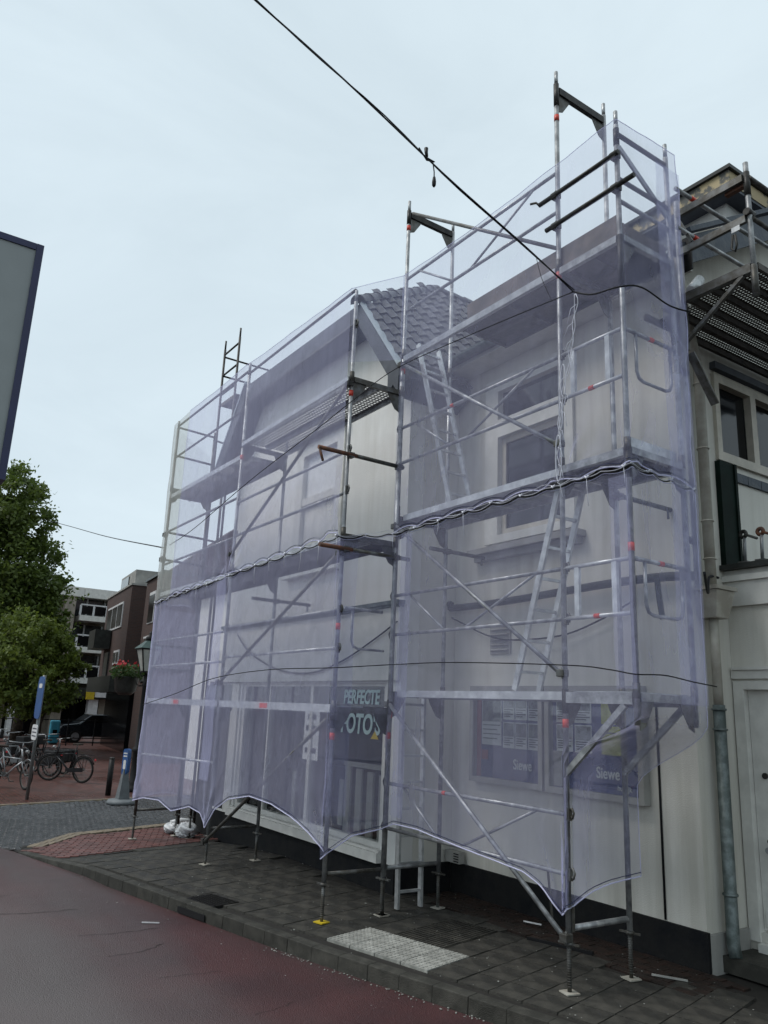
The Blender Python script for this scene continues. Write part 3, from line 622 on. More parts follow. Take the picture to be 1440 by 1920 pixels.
for i, (a, c, h_) in enumerate(((-5.70, -5.46, 1.93), (-5.74, -5.42, 1.77), (-5.60, -5.54, 1.62), (-5.74, -5.42, 1.46))): MB().box((a, WY + .058, h_ - .035), (c, WY + .0615, h_ + .035)).build('poster_line', 'ink', house)
text("PERFECTE", .25, 'letters', house, (-4.74, WY + .064, 2.14), (1, 0, 0), (0, 0, 1), sx=.80, shear=.12, off=.007)
text("FOTO'S", .35, 'letters', house, (-4.78, WY + .064, 1.76), (1, 0, 0), (0, 0, 1), sx=.82, shear=.12, off=.009)
MB().prism([(-4.02, WY + .06, 1.70), (-3.84, WY + .06, 1.70), (-3.93, WY + .06, 1.80)], (0, .005, 0)).build('warning_sticker', 'yellow', house)
# fascia panel over the shop and ledge
MB().box((-8.80, WY - .055, 2.43), (-3.30, WY - .002, 3.34)).build('fascia_panel', 'trim', house)
m = MB(); m.box((-8.84, WY - .12, 3.37), (-3.27, WY - .002, 3.42)); m.box((-8.82, WY - .09, 3.342), (-3.29, WY - .002, 3.368)); m.build('ledge', 'zinc', house)
# glazed corner bay left of the pilaster
MB().box((-9.55, WY + .06, -.3), (-8.87, 3.0, 2.44)).build('corner_bay', 'tan', house)
MB().box((-9.50, WY + .035, .34), (-8.36, WY - .003, 2.38)).build('corner_pane', 'glass', house)
MB().box((-9.58, WY - .02, 2.442), (-8.86, 3.0, 3.0)).build('corner_fascia', 'trim', house)
MB().box((-9.56, WY - .03, -.3), (-8.885, WY + .055, .33)).build('plinth', 'plinth', house)
# left pilaster
MB().box((-8.30, WY - .03, .31), (-8.02, WY - .002, 2.40)).build('pilaster', 'trim', house)
# first-floor window of the wing (white, boarded)
wv = MB(); panel(wv, 'y', WY - .03, -6.44, -4.95, 4.16, 6.24, [(-6.22, -5.16, 4.28, 6.04)], .10); wn = wv.build('window', 'trim', house)
m = MB(); m.box((-6.56, WY - .14, 6.30), (-4.86, WY - .002, 6.38)); m.box((-6.50, WY - .09, 6.24), (-4.92, WY - .031, 6.298)); m.build('cornice', 'trim', wn)
m = MB(); m.box((-6.55, WY - .14, 4.02), (-4.86, WY - .002, 4.12)); m.box((-6.48, WY - .09, 4.122), (-4.92, WY - .031, 4.16)); m.build('sill', 'trim', wn)
MB().box((-6.22, WY + .05, 5.32), (-5.16, WY + .08, 6.04)).build('upper_pane', 'paper', wn)
MB().box((-6.22, WY - .02, 5.20), (-5.16, WY + .07, 5.318)).build('transom', 'trim', wn)
for x in (-6.22, -5.866, -5.512): MB().box((x + .004, WY + .04, 4.28), (x + .350, WY + .07, 5.198)).build('board', 'trim', wn)
# main-wall window
wv = MB(); panel(wv, 'y', MY - .04, -2.70, -1.18, 4.16, 6.38, [(-2.46, -1.34, 4.26, 5.56), (-2.46, -1.34, 5.80, 6.20)], .14); wn = wv.build('window', 'trim', house)
wv = MB(); panel(wv, 'y', MY + .03, -2.46, -1.34, 4.26, 5.56, [(-2.38, -1.42, 4.34, 5.48)], .05); wv.build('sash', 'cream', wn)
MB().box((-2.385, MY + .055, 4.335), (-1.415, MY + .065, 5.485)).build('pane', 'glass', wn); MB().box((-2.46, MY + .055, 5.80), (-1.34, MY + .065, 6.20)).build('pane', 'glass', wn)
m = MB(); m.box((-2.9, MY - .16, 4.03), (-1.05, MY - .002, 4.10)); m.box((-2.84, MY - .09, 3.95), (-1.1, MY - .002, 4.028)); m.build('sill', 'concrete', wn)
MB().box((-2.30, MY + .09, 5.84), (-2.0, MY + .10, 6.1)).build('sheet', 'paper', wn)
# vents
vg = MB().box((-2.60, MY - .02, 2.78), (-2.24, MY - .002, 3.12)).build('vent_grille', 'concrete', house)
for i in range(5): MB().bar((-2.57, MY - .03, 2.83 + i * .062), (-2.27, MY - .03, 2.83 + i * .062), .028, .012, up=(0, -.6, 1)).build('louvre', 'concrete', vg)
vb = MB().box((-3.26, MY - .12, .33), (-3.0, MY - .036, .46)).build('vent_box', 'concrete', house)
for i in range(4): MB().box((-3.10, MY - .126, .345 + i * .028), (-3.01, MY - .121, .357 + i * .028)).build('slot', 'black', vb)
# wing roof (half-hipped, steep, dark pantiles)
SL = 1.38 / 1.05                                  # rise per metre of the tiled slope
def rz_(x): return 6.42 + SL * (-3.08 - x)
m = MB()
m.face([(-3.08, .30, 6.42), (-3.08, 6, 6.42), (-5.25, 6, rz_(-5.25)), (-5.25, 2.4, rz_(-5.25)), (-4.13, .30, 7.80)])
m.face([(-9.13, .30, 6.42), (-8.08, .30, 7.80), (-6.96, 2.4, rz_(-5.25)), (-6.96, 6, rz_(-5.25)), (-9.13, 6, 6.42)])
m.face([(-4.13, .30, 7.80), (-5.25, 2.4, rz_(-5.25)), (-6.96, 2.4, rz_(-5.25)), (-8.08, .30, 7.80)])
m.face([(-5.25, 2.4, rz_(-5.25)), (-5.25, 6, rz_(-5.25)), (-6.96, 6, rz_(-5.25)), (-6.96, 2.4, rz_(-5.25))])
roof = m.build('roof', 'slate', house)
# soffit, bargeboards and fascia of the gable
m = MB(); m.box((-8.06, .27, 7.52), (-4.15, .30, 7.80)); m.build('fascia', 'slate', roof)
m = MB(); m.box((-8.06, .302, 7.50), (-4.15, WY - .002, 7.53)); m.build('soffit', 'slate', roof)
def verge(x0, z0, x1, z1, sgn, nm, mm, off, hgt, yy0, yy1):
    m = MB(); m.prism([(x0, yy0, z0 + off), (x1, yy0, z1 + off), (x1, yy0, z1 + off - hgt), (x0, yy0, z0 + off - hgt)], (0, yy1 - yy0, 0)); return m.build(nm, mm, roof)
verge(-3.05, 6.39, -4.14, 7.82, 1, 'bargeboard', 'slate', .0, .34, .26, .30); verge(-9.16, 6.39, -8.07, 7.82, 1, 'bargeboard', 'slate', .0, .34, .26, .30)
verge(-3.03, 6.45, -4.14, 7.90, 1, 'verge_strip', 'lead', .01, .06, .24, .33); verge(-9.18, 6.45, -8.07, 7.90, 1, 'verge_strip', 'lead', .01, .06, .24, .33)
for s in (1, -1):   # soffit boards under the sloping overhang
    xa, xb = (-3.08, -4.15) if s == 1 else (-9.13, -8.06)
    m = MB(); m.face([(xa, .30, 6.33), (xa, WY, 6.33), (xb, WY, 7.74), (xb, .30, 7.74)]); m.build('soffit_board', 'slate', roof)
MB().prism([(-3.297, .262, 6.12), (-3.03, .262, 6.30), (-3.03, .262, 6.40), (-3.297, .262, 6.72)], (0, 1.2, 0)).build('eave_box', 'slate', roof)
# pantiles
tm = MB(); nn = 7
prof = []
for i in range(nn + 1):
    u = i / nn; prof.append((u * .205, .048 * math.sin(u * math.pi * 1.0) ** 2 if u < .62 else .048 * math.sin(.62 * math.pi) ** 2 * (1 - (u - .62) / .38) - .012 * math.sin((u - .62) / .38 * math.pi)))
for (a, c) in ((0, 0.034), (.33, .004)):
    for (u, h_) in prof: tm.v.append((u, a, h_ + c))
for i in range(nn): tm.f.append((i, i + 1, nn + 1 + i + 1, nn + 1 + i)); tm.sm.append(True)
i0 = len(tm.v)
for (u, h_) in prof: tm.v.append((u, 0, h_ + .030))
for (u, h_) in prof: tm.v.append((u, 0, h_ + .008))
for i in range(nn): tm.f.append((i0 + i, i0 + nn + 1 + i, i0 + nn + 2 + i, i0 + i + 1)); tm.sm.append(False)
tile_me = tm.mesh('pantile', 'tile')
th = math.atan(SL); updir = V((-math.cos(th), 0, math.sin(th))); al = V((0, 1, 0)); nrm = al.cross(updir); nrm = V((math.sin(th), 0, math.cos(th)))
R3 = Matrix((( al.x, updir.x, nrm.x), (al.y, updir.y, nrm.y), (al.z, updir.z, nrm.z))).to_euler()
for r in range(12):
    s0 = r * .30
    for c in range(16):
        y0 = .30 + c * .195
        hipy = .30 + max(0, (s0 * math.sin(th) + 6.42 - 7.80)) / (rz_(-5.25) - 7.80) * 2.1
        if y0 < hipy - .05 or y0 > 3.3: continue
        p = V((-3.05, y0, 6.42)) + updir * s0 + nrm * .01
        inst(tile_me, 'roof_tile', roof, p, R3)
cap = MB(); n = 8
for (a, r1) in ((0, .125), (.34, .105)):
    for i in range(n + 1):
        t = math.pi * i / n; cap.v.append((math.cos(t) * r1, a, math.sin(t) * r1))
for i in range(n): cap.f.append((i, i + 1, n + 2 + i, n + 1 + i)); cap.sm.append(True)
cap.f.append(tuple(range(n + 1))); cap.sm.append(False)
cap_me = cap.mesh('hip_tile', 'tile')
A, B_ = V((-4.10, .22, 7.78)), V((-5.25, 2.4, rz_(-5.25)))
dd = (B_ - A).normalized(); rr = dd.cross(V((0, 0, 1))).normalized(); uu = rr.cross(dd)
RE = Matrix(((rr.x, dd.x, uu.x), (rr.y, dd.y, uu.y), (rr.z, dd.z, uu.z))).to_euler(); k = 0
while k * .31 < (B_ - A).length: inst(cap_me, 'hip_tile', roof, A + dd * (k * .31), RE); k += 1
for k in range(5): inst(cap_me, 'hip_tile', roof, B_ + V((0, k * .31 + .1, .02)), (0, 0, 0))
# main roof, gutter, verge board at the street corner
mr_ = MB(); y0, z0, y1 = 1.12, 6.74, 4.9; z1 = z0 + (y1 - y0) * .56
mr_.hexa([(-4.0, y0, z0 - .06), (.50, y0, z0 - .06), (.50, y1, z1 - .06), (-4.0, y1, z1 - .06), (-4.0, y0, z0), (.50, y0, z0), (.50, y1, z1), (-4.0, y1, z1)])
mr_.hexa([(-4.0, y1, z1 - .06), (.50, y1, z1 - .06), (.50, 8.7, z0 - .06), (-4.0, 8.7, z0 - .06), (-4.0, y1, z1), (.50, y1, z1), (.50, 8.7, z0), (-4.0, 8.7, z0)])
mroof = mr_.build('main_roof', 'slate', house)
m = MB(); m.box((-3.28, 1.15, 6.60), (.45, MY - .002, 6.655)); m.build('soffit', 'trim', mroof)
m = MB()
pr = [(.07 * math.cos(t), .07 * math.sin(t)) for t in [math.pi + math.pi * i / 8 for i in range(9)]] + [(.063 * math.cos(t), .063 * math.sin(t)) for t in [2 * math.pi - math.pi * i / 8 for i in range(9)]]
m.prism([(-3.25, 1.05 + a, 6.70 + c) for a, c in pr], (3.7, 0, 0)); m.build('gutter', 'zinc', mroof)
m = MB(); m.prism([(.502, 1.35, 6.60), (.502, 1.35, 6.92), (.502, 4.6, 6.92 + 3.25 * .58), (.502, 4.6, 6.60 + 3.25 * .58)], (.04, 0, 0)); m.build('verge_board', 'blueboard', mroof)
m = MB(); m.bar((.53, 1.30, 6.95), (.53, 4.6, 6.95 + 3.3 * .58), .11, .05); m.build('verge_cap', 'blueboard', mroof)
MB().box((.44, 1.33, 6.52), (.56, 1.348, 6.90)).build('verge_end', 'black', mroof)
m = MB(); m.hexa([(HX + .003, 1.4, 6.79), (.499, 1.4, 6.79), (.499, 4.6, 8.58), (HX + .003, 4.6, 8.58), (HX + .003, 1.4, 6.815), (.499, 1.4, 6.815), (.499, 4.6, 8.605), (HX + .003, 4.6, 8.605)]); m.build('verge_soffit', 'trim', mroof)
# roof box (dormer) above
dm = MB(); panel(dm, 'y', 2.95, -1.25, .02, 6.9, 8.32, [(-.62, -.12, 7.55, 8.05)], .2); dm.box((-.18, 3.152, 6.9), (.02, 7.2, 8.32)); dm.box((-1.25, 3.152, 6.9), (-1.05, 7.2, 8.32))
dr = dm.build('dormer', 'wallw', house)
dw = MB(); panel(dw, 'y', 2.93, -.66, -.08, 7.51, 8.09, [(-.58, -.16, 7.58, 8.02)], .06); dw = dw.build('dormer_window', 'cream', dr); MB().box((-.59, 2.97, 7.57), (-.15, 2.98, 8.03)).build('pane', 'glassl', dr)
m = MB(); m.box((-1.5, 2.68, 8.34), (.24, 7.4, 8.52)); m.build('dormer_fascia', 'peel', dr)
m = MB(); m.box((-1.54, 2.64, 8.522), (.28, 7.44, 8.57)); m.build('dormer_roof', 'panel', dr)
m = MB(); m.box((-1.5, 2.69, 8.30), (.23, 7.3, 8.338)); m.build('dormer_soffit', 'slate', dr)
# side window, tiled sill, dark green shutter board
wv = MB(); panel(wv, 'x', HX - .04, 2.09, 4.30, 4.74, 5.72, [(2.17, 2.76, 4.84, 5.62), (2.86, 4.2, 4.84, 5.62)], .08); wn = wv.build('side_window', 'cream', house)
MB().box((HX - .06, 2.165, 4.835), (HX - .05, 2.77, 5.625)).build('pane', 'glass', wn); MB().box((HX - .06, 2.85, 4.835), (HX - .05, 4.21, 5.61)).build('pane', 'glass', wn)
MB().box((HX + .002, 2.08, 5.76), (HX + .07, 4.4, 5.84)).build('lintel', 'slate', wn)
for i in range(9): MB().box((HX + .001, 2.12 + i * .25, 4.56), (HX + .03, 2.36 + i * .25, 4.66)).build('sill_tile', 'blueboard', wn)
m = MB(); m.box((HX + .002, 2.06, 3.62), (HX + .06, 2.30, 4.72)); m.build('shutter_board', 'green', house)
MB().box((HX + .002, 2.302, 3.62), (HX + .075, 2.34, 4.72)).build('shutter_edge', 'green', house)
# downpipe with hopper
dpx, dpy = HX + .10, 1.72
pp = MB().tube([(HX + .28, 1.20, 6.62), (HX + .24, 1.30, 6.30), (HX + .13, 1.62, 5.78), (dpx, dpy, 5.60), (dpx, dpy, 3.36)], .052, 10).build('downpipe', 'pipe', house)
for z in (5.45, 4.75, 4.0, 3.62): MB().torus((dpx, dpy, z), .056, .008, (0, 0, 1), 14, 6).build('pipe_clip', 'pipe', pp)
m = MB(); a, c = .15, .10
m.hexa([(dpx - c, dpy - c, 3.04), (dpx + c, dpy - c, 3.04), (dpx + c, dpy + c, 3.04), (dpx - c, dpy + c, 3.04), (dpx - a + .05, dpy - a, 3.30), (dpx + a, dpy - a, 3.30), (dpx + a, dpy + a, 3.30), (dpx - a + .05, dpy + a, 3.30)])
hp = m.build('hopper', 'pipe', pp, bevel=.008); MB().box((dpx - a + .03, dpy - a - .015, 3.302), (dpx + a + .015, dpy + a + .015, 3.34)).build('hopper_rim', 'pipe', pp)
MB().tube([(dpx, dpy, 3.04), (dpx, dpy, 2.22)], .045, 10).build('lower_pipe', 'pipe', pp)
m = MB().tube([(dpx, dpy, 2.24), (dpx, dpy, .22), (dpx + .03, dpy - .02, .12)], .056, 10); m.build('iron_pipe', 'zinc', pp)
for z in (2.2, 2.02, .62): MB().torus((dpx, dpy, z), .058, .012, (0, 0, 1), 14, 6).build('pipe_collar', 'zinc', pp)
# ---------------------------------------------------------------- annex with the white door
annex = thing('annex', 'low flat-roofed annex with white door beside the corner house', 'annex')
AY = 2.12
m = MB(); panel(m, 'y', AY, HX + .002, 4.5, .05, 3.52, [(.27, 1.29, .28, 2.46)], .25); m.build('wall', 'wall', annex)
m = MB(); m.box((HX + .004, AY - .04, 3.20), (4.5, AY - .002, 3.44)); m.build('fascia_board', 'trim', annex)
m = MB(); m.box((HX + .004, AY - .07, 3.442), (4.5, AY + .3, 3.50)); m.build('coping', 'trim', annex)
m = MB(); m.box((HX + .004, AY - .10, 3.56), (4.5, 6, 3.61)); m.build('flat_roof', 'panel', annex)
MB().box((HX + .004, AY - .02, 3.502), (4.5, AY + .1, 3.558)).build('edge_board', 'trim', annex)
m = MB(); m.box((.21, AY - .03, 2.50), (4.5, AY - .002, 2.58)); m.box((.23, AY - .05, 2.582), (4.5, AY - .002, 2.61)); m.build('door_hood', 'trim', annex)
m = MB(); m.box((.215, AY - .02, .20), (.32, AY + .10, 2.48)); m.box((1.24, AY - .02, .20), (1.36, AY + .10, 2.48)); m.box((.32, AY - .02, 2.40), (1.24, AY + .10, 2.48)); m.build('door_frame', 'trim', annex)
m = MB(); m.box((.325, AY + .05, .30), (1.235, AY + .09, 2.395)); dr_ = m.build('door', 'trim', annex)
m = MB(); m.box((.36, AY + .03, .33), (1.20, AY + .049, .46)); m.build('kick_board', 'trim', dr_)
for z, r in ((1.62, .028), (1.05, .022), (.72, .022)):
    MB().tube([(.44, AY + .05, z), (.44, AY + .035, z)], r, 12).build('lock_rose', 'blacksteel', dr_)
MB().tube([(.455, AY + .05, .98), (.455, AY + .0, .98), (.455, AY - .005, .98), (.455, AY - .03, .98)], [.018, .018, .032, .026], 12).build('door_knob', 'alu', dr_)
m = MB(); m.box((.23, 1.66, .0), (4.5, AY - .003, .13)); m.build('step', 'kerb', annex)
m = MB(); m.box((.33, AY - .08, .131), (1.5, AY - .004, .20)); m.build('threshold', 'trim', annex)
# ---------------------------------------------------------------- notice cases on the wall
def case(x0, x1, label, kind):
    k = thing('notice_case', label, 'notice case', 'estate agent notice cases on the wall')
    z0, z1, yb = 1.29, 2.40, MY
    m = MB(); panel(m, 'y', yb - .10, x0, x1, z0, z1, [(x0 + .06, x1 - .06, z0 + .06, z1 - .06)], .098); m.build('frame', 'concrete', k)
    MB().box((x0 + .061, yb - .03, z0 + .061), (x1 - .061, yb - .004, z1 - .061)).build('backing', 'navy2', k)
    MB().box((x0 + .061, yb - .085, z0 + .061), (x1 - .061, yb - .080, z1 - .061)).build('pane', 'shopglass', k)
    def poster(a, c, e, f, pm, band=None):
        pa = MB().box((a, yb - .036, e), (c, yb - .031, f)).build('poster', 'paper', k)
        MB().box((a + .012, yb - .039, e + (f - e) * .45), (c - .012, yb - .0365, f - .012)).build('photo', pm, pa)
        for i in range(4):
            zz = e + (f - e) * (.38 - i * .085); MB().box((a + .02, yb - .039, zz - .006), (c - .02 - .05 * (i % 2), yb - .0365, zz + .006)).build('text_line', 'ink', pa)
    W = x1 - x0
    if kind == 0:
        poster(x0 + .16, x0 + .50, 1.72, 2.32, 'photo1')
        for i in range(3):
            for j in range(2): poster(x0 + .53 + i * .205, x0 + .72 + i * .205, 1.70 + j * .32, 1.99 + j * .32, 'photo2' if (i + j) % 2 else 'photo1')
        MB().box((x0 + .07, yb - .037, 1.35), (x0 + .145, yb - .031, 2.33)).build('side_strip', 'redp', k)
        MB().box((x0 + .16, yb - .037, 1.55), (x0 + .27, yb - .031, 1.66)).build('red_mark', 'redp', k)
        text('Siewe', .155, 'paper', k, (x0 + .70, yb - .036, 1.475), (1, 0, 0), (0, 0, 1), sx=.82, off=.002)
    else:
        MB().box((x0 + .07, yb - .037, 1.36), (x0 + .20, yb - .031, 1.72)).build('side_strip', 'concrete', k)
        for i in range(3):
            for j in range(2):
                if i == 2:
                    q = MB().box((x0 + .22 + i * .26, yb - .036, 1.72 + j * .30), (x0 + .46 + i * .26, yb - .031, 2.0 + j * .30)).build('poster', 'lime', k)
                    MB().box((x0 + .24 + i * .26, yb - .039, 1.93 + j * .3), (x0 + .40 + i * .26, yb - .0365, 1.94 + j * .3)).build('text_line', 'ink', q)
                else: poster(x0 + .07 + i * .26 + .05, x0 + .30 + i * .26 + .05, 1.72 + j * .30, 2.0 + j * .30, 'photo1' if j else 'photo2')
        text('Siewe', .155, 'paper', k, (x0 + .66, yb - .036, 1.49), (1, 0, 0), (0, 0, 1), sx=.82, off=.002)
        text('huelijk', .075, 'paper', k, (x1 - .36, yb - .036, 1.39), (1, 0, 0), (0, 0, 1), sx=.9)
case(-2.87, -1.655, 'notice case with red side strip, left one of the pair reading Siewe', 0)
case(-1.615, -.33, 'notice case with lime green posters, right one of the pair reading Siewe', 1)
# ================================================================== SCAFFOLDING (main)
sc = thing('scaffolding', 'tall galvanised steel frame scaffolding standing on the pavement along the white house', 'scaffolding')
R_ = 0.0242
def T(name, a, b, m='galv', r=R_, par=None, n=10): return MB().tube([a, b], r, n).build(name, m, par or sc)
def foot(x, y, z, parent=None, plate='pipe', paint=None):
    par = parent or sc
    j = MB(); j.tube([(x, y, z + .01), (x, y, z + .42)], .017, 8)
    for k in range(16): j.torus((x, y, z + .05 + k * .018), .017, .004, (0, 0, 1), 10, 4)
    jk = j.build('screw_jack', 'galvd', par)
    m = MB(); a = random.uniform(-.3, .3); ca, sa = math.cos(a) * .078, math.sin(a) * .078
    pts = [(ca, sa), (-sa, ca), (-ca, -sa), (sa, -ca)]; pts = [((p[0] - p[1]) * .75, (p[0] + p[1]) * .75) for p in pts]
    m.prism([(x + p[0], y + p[1], z + .002) for p in pts], (0, 0, .010)); m.build('base_plate', plate, jk)
    m = MB(); m.tube([(x, y, z + .335), (x, y, z + .365)], .034, 10); m.bar((x - .09, y - .02, z + .35), (x + .09, y + .02, z + .35), .018, .014); m.build('jack_nut', 'galvd', jk)
def standard(x, y, z0, z1, joints=(), tapes=(), m='galv', black=()):
    s = MB().tube([(x, y, z0), (x, y, z1 - .15)], R_, 12).tube([(x, y, z1 - .149), (x, y, z1)], R_ * .82, 10).build('standard', m, sc)
    for z in joints: MB().tube([(x, y, z - .07), (x, y, z + .05)], R_ * 1.22, 12).build('sleeve', 'galvd', s)
    for z in tapes: MB().tube([(x, y, z - .035), (x, y, z + .035)], R_ * 1.10, 12).build('tape_band', 'tape', s)
    for (a, c) in black: MB().tube([(x, y, a), (x, y, c)], R_ * 1.16, 12).build('sleeve', 'blacksteel', s)
    return s
def gusset(x, y, z, dx, dy, m='galvd'):
    d = V((dx, dy, 0)); p = V((x, y, z))
    o = MB(); th = V((-d.y, d.x, 0)) * .004
    poly = [p + d * .026 + th, p + d * .20 + th, p + d * .18 + V((0, 0, -.05)) + th, p + d * .09 + V((0, 0, -.19)) + th, p + d * .026 + V((0, 0, -.22)) + th]
    o.prism(poly, -2 * th); o.build('gusset_plate', m, sc)
def transom(a, b, z, m='galvd', gus=True, h=.06):
    a = V((*a, z - .04)); b = V((*b, z - .04)); d = (b - a).normalized()
    t = MB().bar(a + d * .026, b - d * .026, .048, h).build('transom', m, sc)
    if gus: gusset(a.x, a.y, z - .07, d.x, d.y); gusset(b.x, b.y, z - .07, -d.x, -d.y)
    return t
def coupler(p, m='galvd', s=.055):
    p = V(p); o = MB(); o.box(p - V((s * .7, s * .7, s * .55)), p + V((s * .7, s * .7, s * .55))); o.tube([p + V((s * .3, -s * .3, -s * .9)), p + V((s * .3, -s * .3, s * .9))], .011, 6); o.build('coupler', m, sc, bevel=.008)
def hook(x, y, z, dx=1.0):
    o = MB(); pts = [(x + dx * .022, y, z + .03), (x + dx * .055, y, z + .045), (x + dx * .075, y, z + .01), (x + dx * .06, y, z - .03), (x + dx * .045, y, z - .015)]
    o.tube(pts, .010, 6); o.box((x + dx * .02 - .006, y - .018, z - .05), (x + dx * .02 + .02 * dx, y + .018, z + .045)); o.build('rail_lug', 'galvd', sc)
def plank(x0, x1, y0, y1, z, m='alu', end=True, par=None):
    """steel plank: top sheet, two deep side flanges"""
    o = MB(); o.box((x0, y0, z - .012), (x1, y1, z)); o.box((x0, y0, z - .07), (x1, y0 + .012, z - .0121)); o.box((x0, y1 - .012, z - .07), (x1, y1, z - .0121))
    n = max(2, int((x1 - x0) / .55))
    for k in range(n + 1):
        x = x0 + (x1 - x0) * k / n; x = min(max(x, x0 + .012), x1 - .012); o.box((x - .012, y0 + .0125, z - .055), (x + .012, y1 - .0125, z - .0125))
    return o.build('plank', m, par or sc)
def perf_mesh(Ln, W, m, px=.062, py=.052, hx=.036, hy=.026):
    o = MB(); nx = int(Ln / px); ny = int((W - .03) / py); ox = (Ln - nx * px) / 2; oy = (W - ny * py) / 2
    xs = [0.0]; fl = []
    for i in range(nx): xs += [ox + i * px + (px - hx) / 2, ox + i * px + (px + hx) / 2]
    xs.append(Ln); ys = [0.0]
    for j in range(ny): ys += [oy + j * py + (py - hy) / 2, oy + j * py + (py + hy) / 2]
    ys.append(W); ncol = len(ys)
    o.v = [(x, y, 0) for x in xs for y in ys]
    for i in range(len(xs) - 1):
        for j in range(ncol - 1):
            if i % 2 and j % 2: continue
            o.f.append((i * ncol + j, (i + 1) * ncol + j, (i + 1) * ncol + j + 1, i * ncol + j + 1)); o.sm.append(False)
    o.box((0, 0, -.065), (Ln, .012, -.001)); o.box((0, W - .012, -.065), (Ln, W, -.001))
    return o.mesh('perforated_plank', m)
def guard(x0, x1, y, za, zb, struts=True, tape=False, m='galv', y1=None):
    y1 = y if y1 is None else y1
    P = lambda t, z: V((x0 + (x1 - x0) * t, y + (y1 - y) * t, z))
    g = T('guardrail', P(0, za), P(1, za), m, .019); T('guardrail', P(0, zb), P(1, zb), m, .019)
    if struts:
        for (ta, tb) in ((.10, .36), (.88, .48)): T('guard_strut', P(ta, zb), P(tb, za), m, .0135)
    if tape: MB().tube([P(.37, zb) , P(.39, zb)], .0212, 10).build('tape_band', 'tape', g)
Z1, Z2, Z3 = 2.281, 4.281, 6.281
# --- bay beside the recessed wall: standards
for (x, y) in ((0, 0), (0, .73), (-2.57, 0), (-2.57, .73)): foot(x, y, .004)
standard(0, 0, .37, 8.57, (4.30, 6.32), (2.02, 6.20, 8.0), black=((2.10, 2.30), (8.15, 8.42)))
standard(0, .73, .37, 8.57, (2.3, 4.3, 6.3))
standard(-2.57, 0, .37, 8.50, (4.34, 6.34), (8.10, 2.02, 6.10), black=((8.16, 8.36), (4.05, 4.34)))
standard(-2.57, .73, .37, 8.50, (2.3, 4.3, 6.3))
for (x, y) in ((.73, 0), (.73, .73)): standard(x, y, 2.03, 7.57, (2.3, 4.3), (3.42,) if y == 0 else (), black=((4.0, 4.26), (5.75, 6.26), (7.2, 7.38)) if y == 0 else ())
# base tubes front-to-back and jack braces
T('base_ledger', (0, .03, .46), (0, .70, .46)); T('base_ledger', (-2.57, .03, .46), (-2.57, .70, .46))
MB().bar((.03, .02, .44), (.03, .02, .62), .02, .02, up=(1, 0, 0)).build('base_pin', 'galvd', sc)
for z in (Z1, Z2, Z3):
    transom((0, 0), (0, .73), z); transom((-2.57, 0), (-2.57, .73), z); transom((.73, 0), (.73, .73), z, m='galv')
transom((0, 0), (0, .73), 8.38, m='blacksteel', h=.08); transom((-2.57, 0), (-2.57, .73), 8.34, m='blacksteel', h=.08)
# console brackets carrying the cantilevered end bay
for y in (0, .73):
    MB().bar((.026, y, Z1 - .05), (.704, y, Z1 - .05), .046, .09).build('console_beam', 'galv', sc)
    MB().bar((.0, y, 1.62), (.62, y, Z1 - .10), .036, .050).build('console_brace', 'galv', sc)
for y in (0, .73):
    for z in (Z2, Z3): MB().bar((.026, y, z - .05), (.704, y, z - .05), .046, .07).build('console_beam', 'galv', sc)
# decks
for z in (Z1, Z2):
    for j in range(2): plank(-2.52, -.05, .045 + j * .33, .365 + j * .33, z)
for j in range(2): plank(-1.50, -.05, .045 + j * .33, .365 + j * .33, Z3 + .01, 'deckdark')
MB().bar((-2.54, -.002, Z3 - .03), (-.03, -.002, Z3 - .03), .045, .075).build('deck_ledger', 'alu', sc)
for z in (Z1, Z2, Z3):
    for j in range(2): plank(.05, .69, .045 + j * .33, .365 + j * .33, z + .004, 'alu' if z < 3 else 'deckdark')
# toe boards on the top lift
MB().box((-1.40, .028, Z3 + .012), (.70, .044, Z3 + .23)).build('toe_board', 'ply', sc)
MB().box((.685, .05, Z3 + .012), (.70, .70, Z3 + .16)).build('toe_board', 'ply', sc); MB().box((.685, .05, Z2 + .012), (.70, .70, Z2 + .10)).build('toe_board', 'alu', sc)
# guard rails
guard(-2.55, -.02, 0, .855, 1.305, tape=True); guard(-2.55, -.02, 0, 2.89, 3.33); guard(-2.55, -.02, 0, 4.91, 5.355, tape=True); guard(-2.55, -.02, 0, 6.91, 7.36)
T('guardrail', (-2.48, 0.0, 8.27), (-.02, 0.0, 6.51), 'galvd', .021)      # slanting tube at the top
for z in (3.33, 5.355):
    T('guardrail', (.02, 0, z), (.71, 0, z), 'alu', .019); g = T('guardrail', (.02, 0, z - .44), (.71, 0, z - .44), 'alu', .019); MB().tube([(.34, 0, z - .44), (.40, 0, z - .44)], .0215, 10).build('tape_band', 'tape', g)
    MB().bar((.16, 0, z - .44), (.16, 0, z), .03, .05, up=(1, 0, 0)).build('guard_post', 'alu', sc); MB().bar((.56, 0, z - .44), (.56, 0, z), .03, .05, up=(1, 0, 0)).build('guard_post', 'alu', sc)
    # end guard: rail and U-shaped knee rail
    g = T('end_rail', (.73, .02, z), (.73, .71, z), 'galv', .019); MB().tube([(.73, .34, z), (.73, .40, z)], .0215, 10).build('tape_band', 'tape', g)
    MB().tube([(.73, .16, z), (.73, .16, z - .36), (.73, .19, z - .42), (.73, .25, z - .44), (.73, .55, z - .44), (.73, .61, z - .42), (.73, .64, z - .36), (.73, .64, z)], .015, 8).build('knee_rail', 'galv', sc)
MB().tube([(-2.57, -.66, 3.13), (-2.57, -.16, 3.13)], .019, 8).build('end_rail', 'galv', sc)
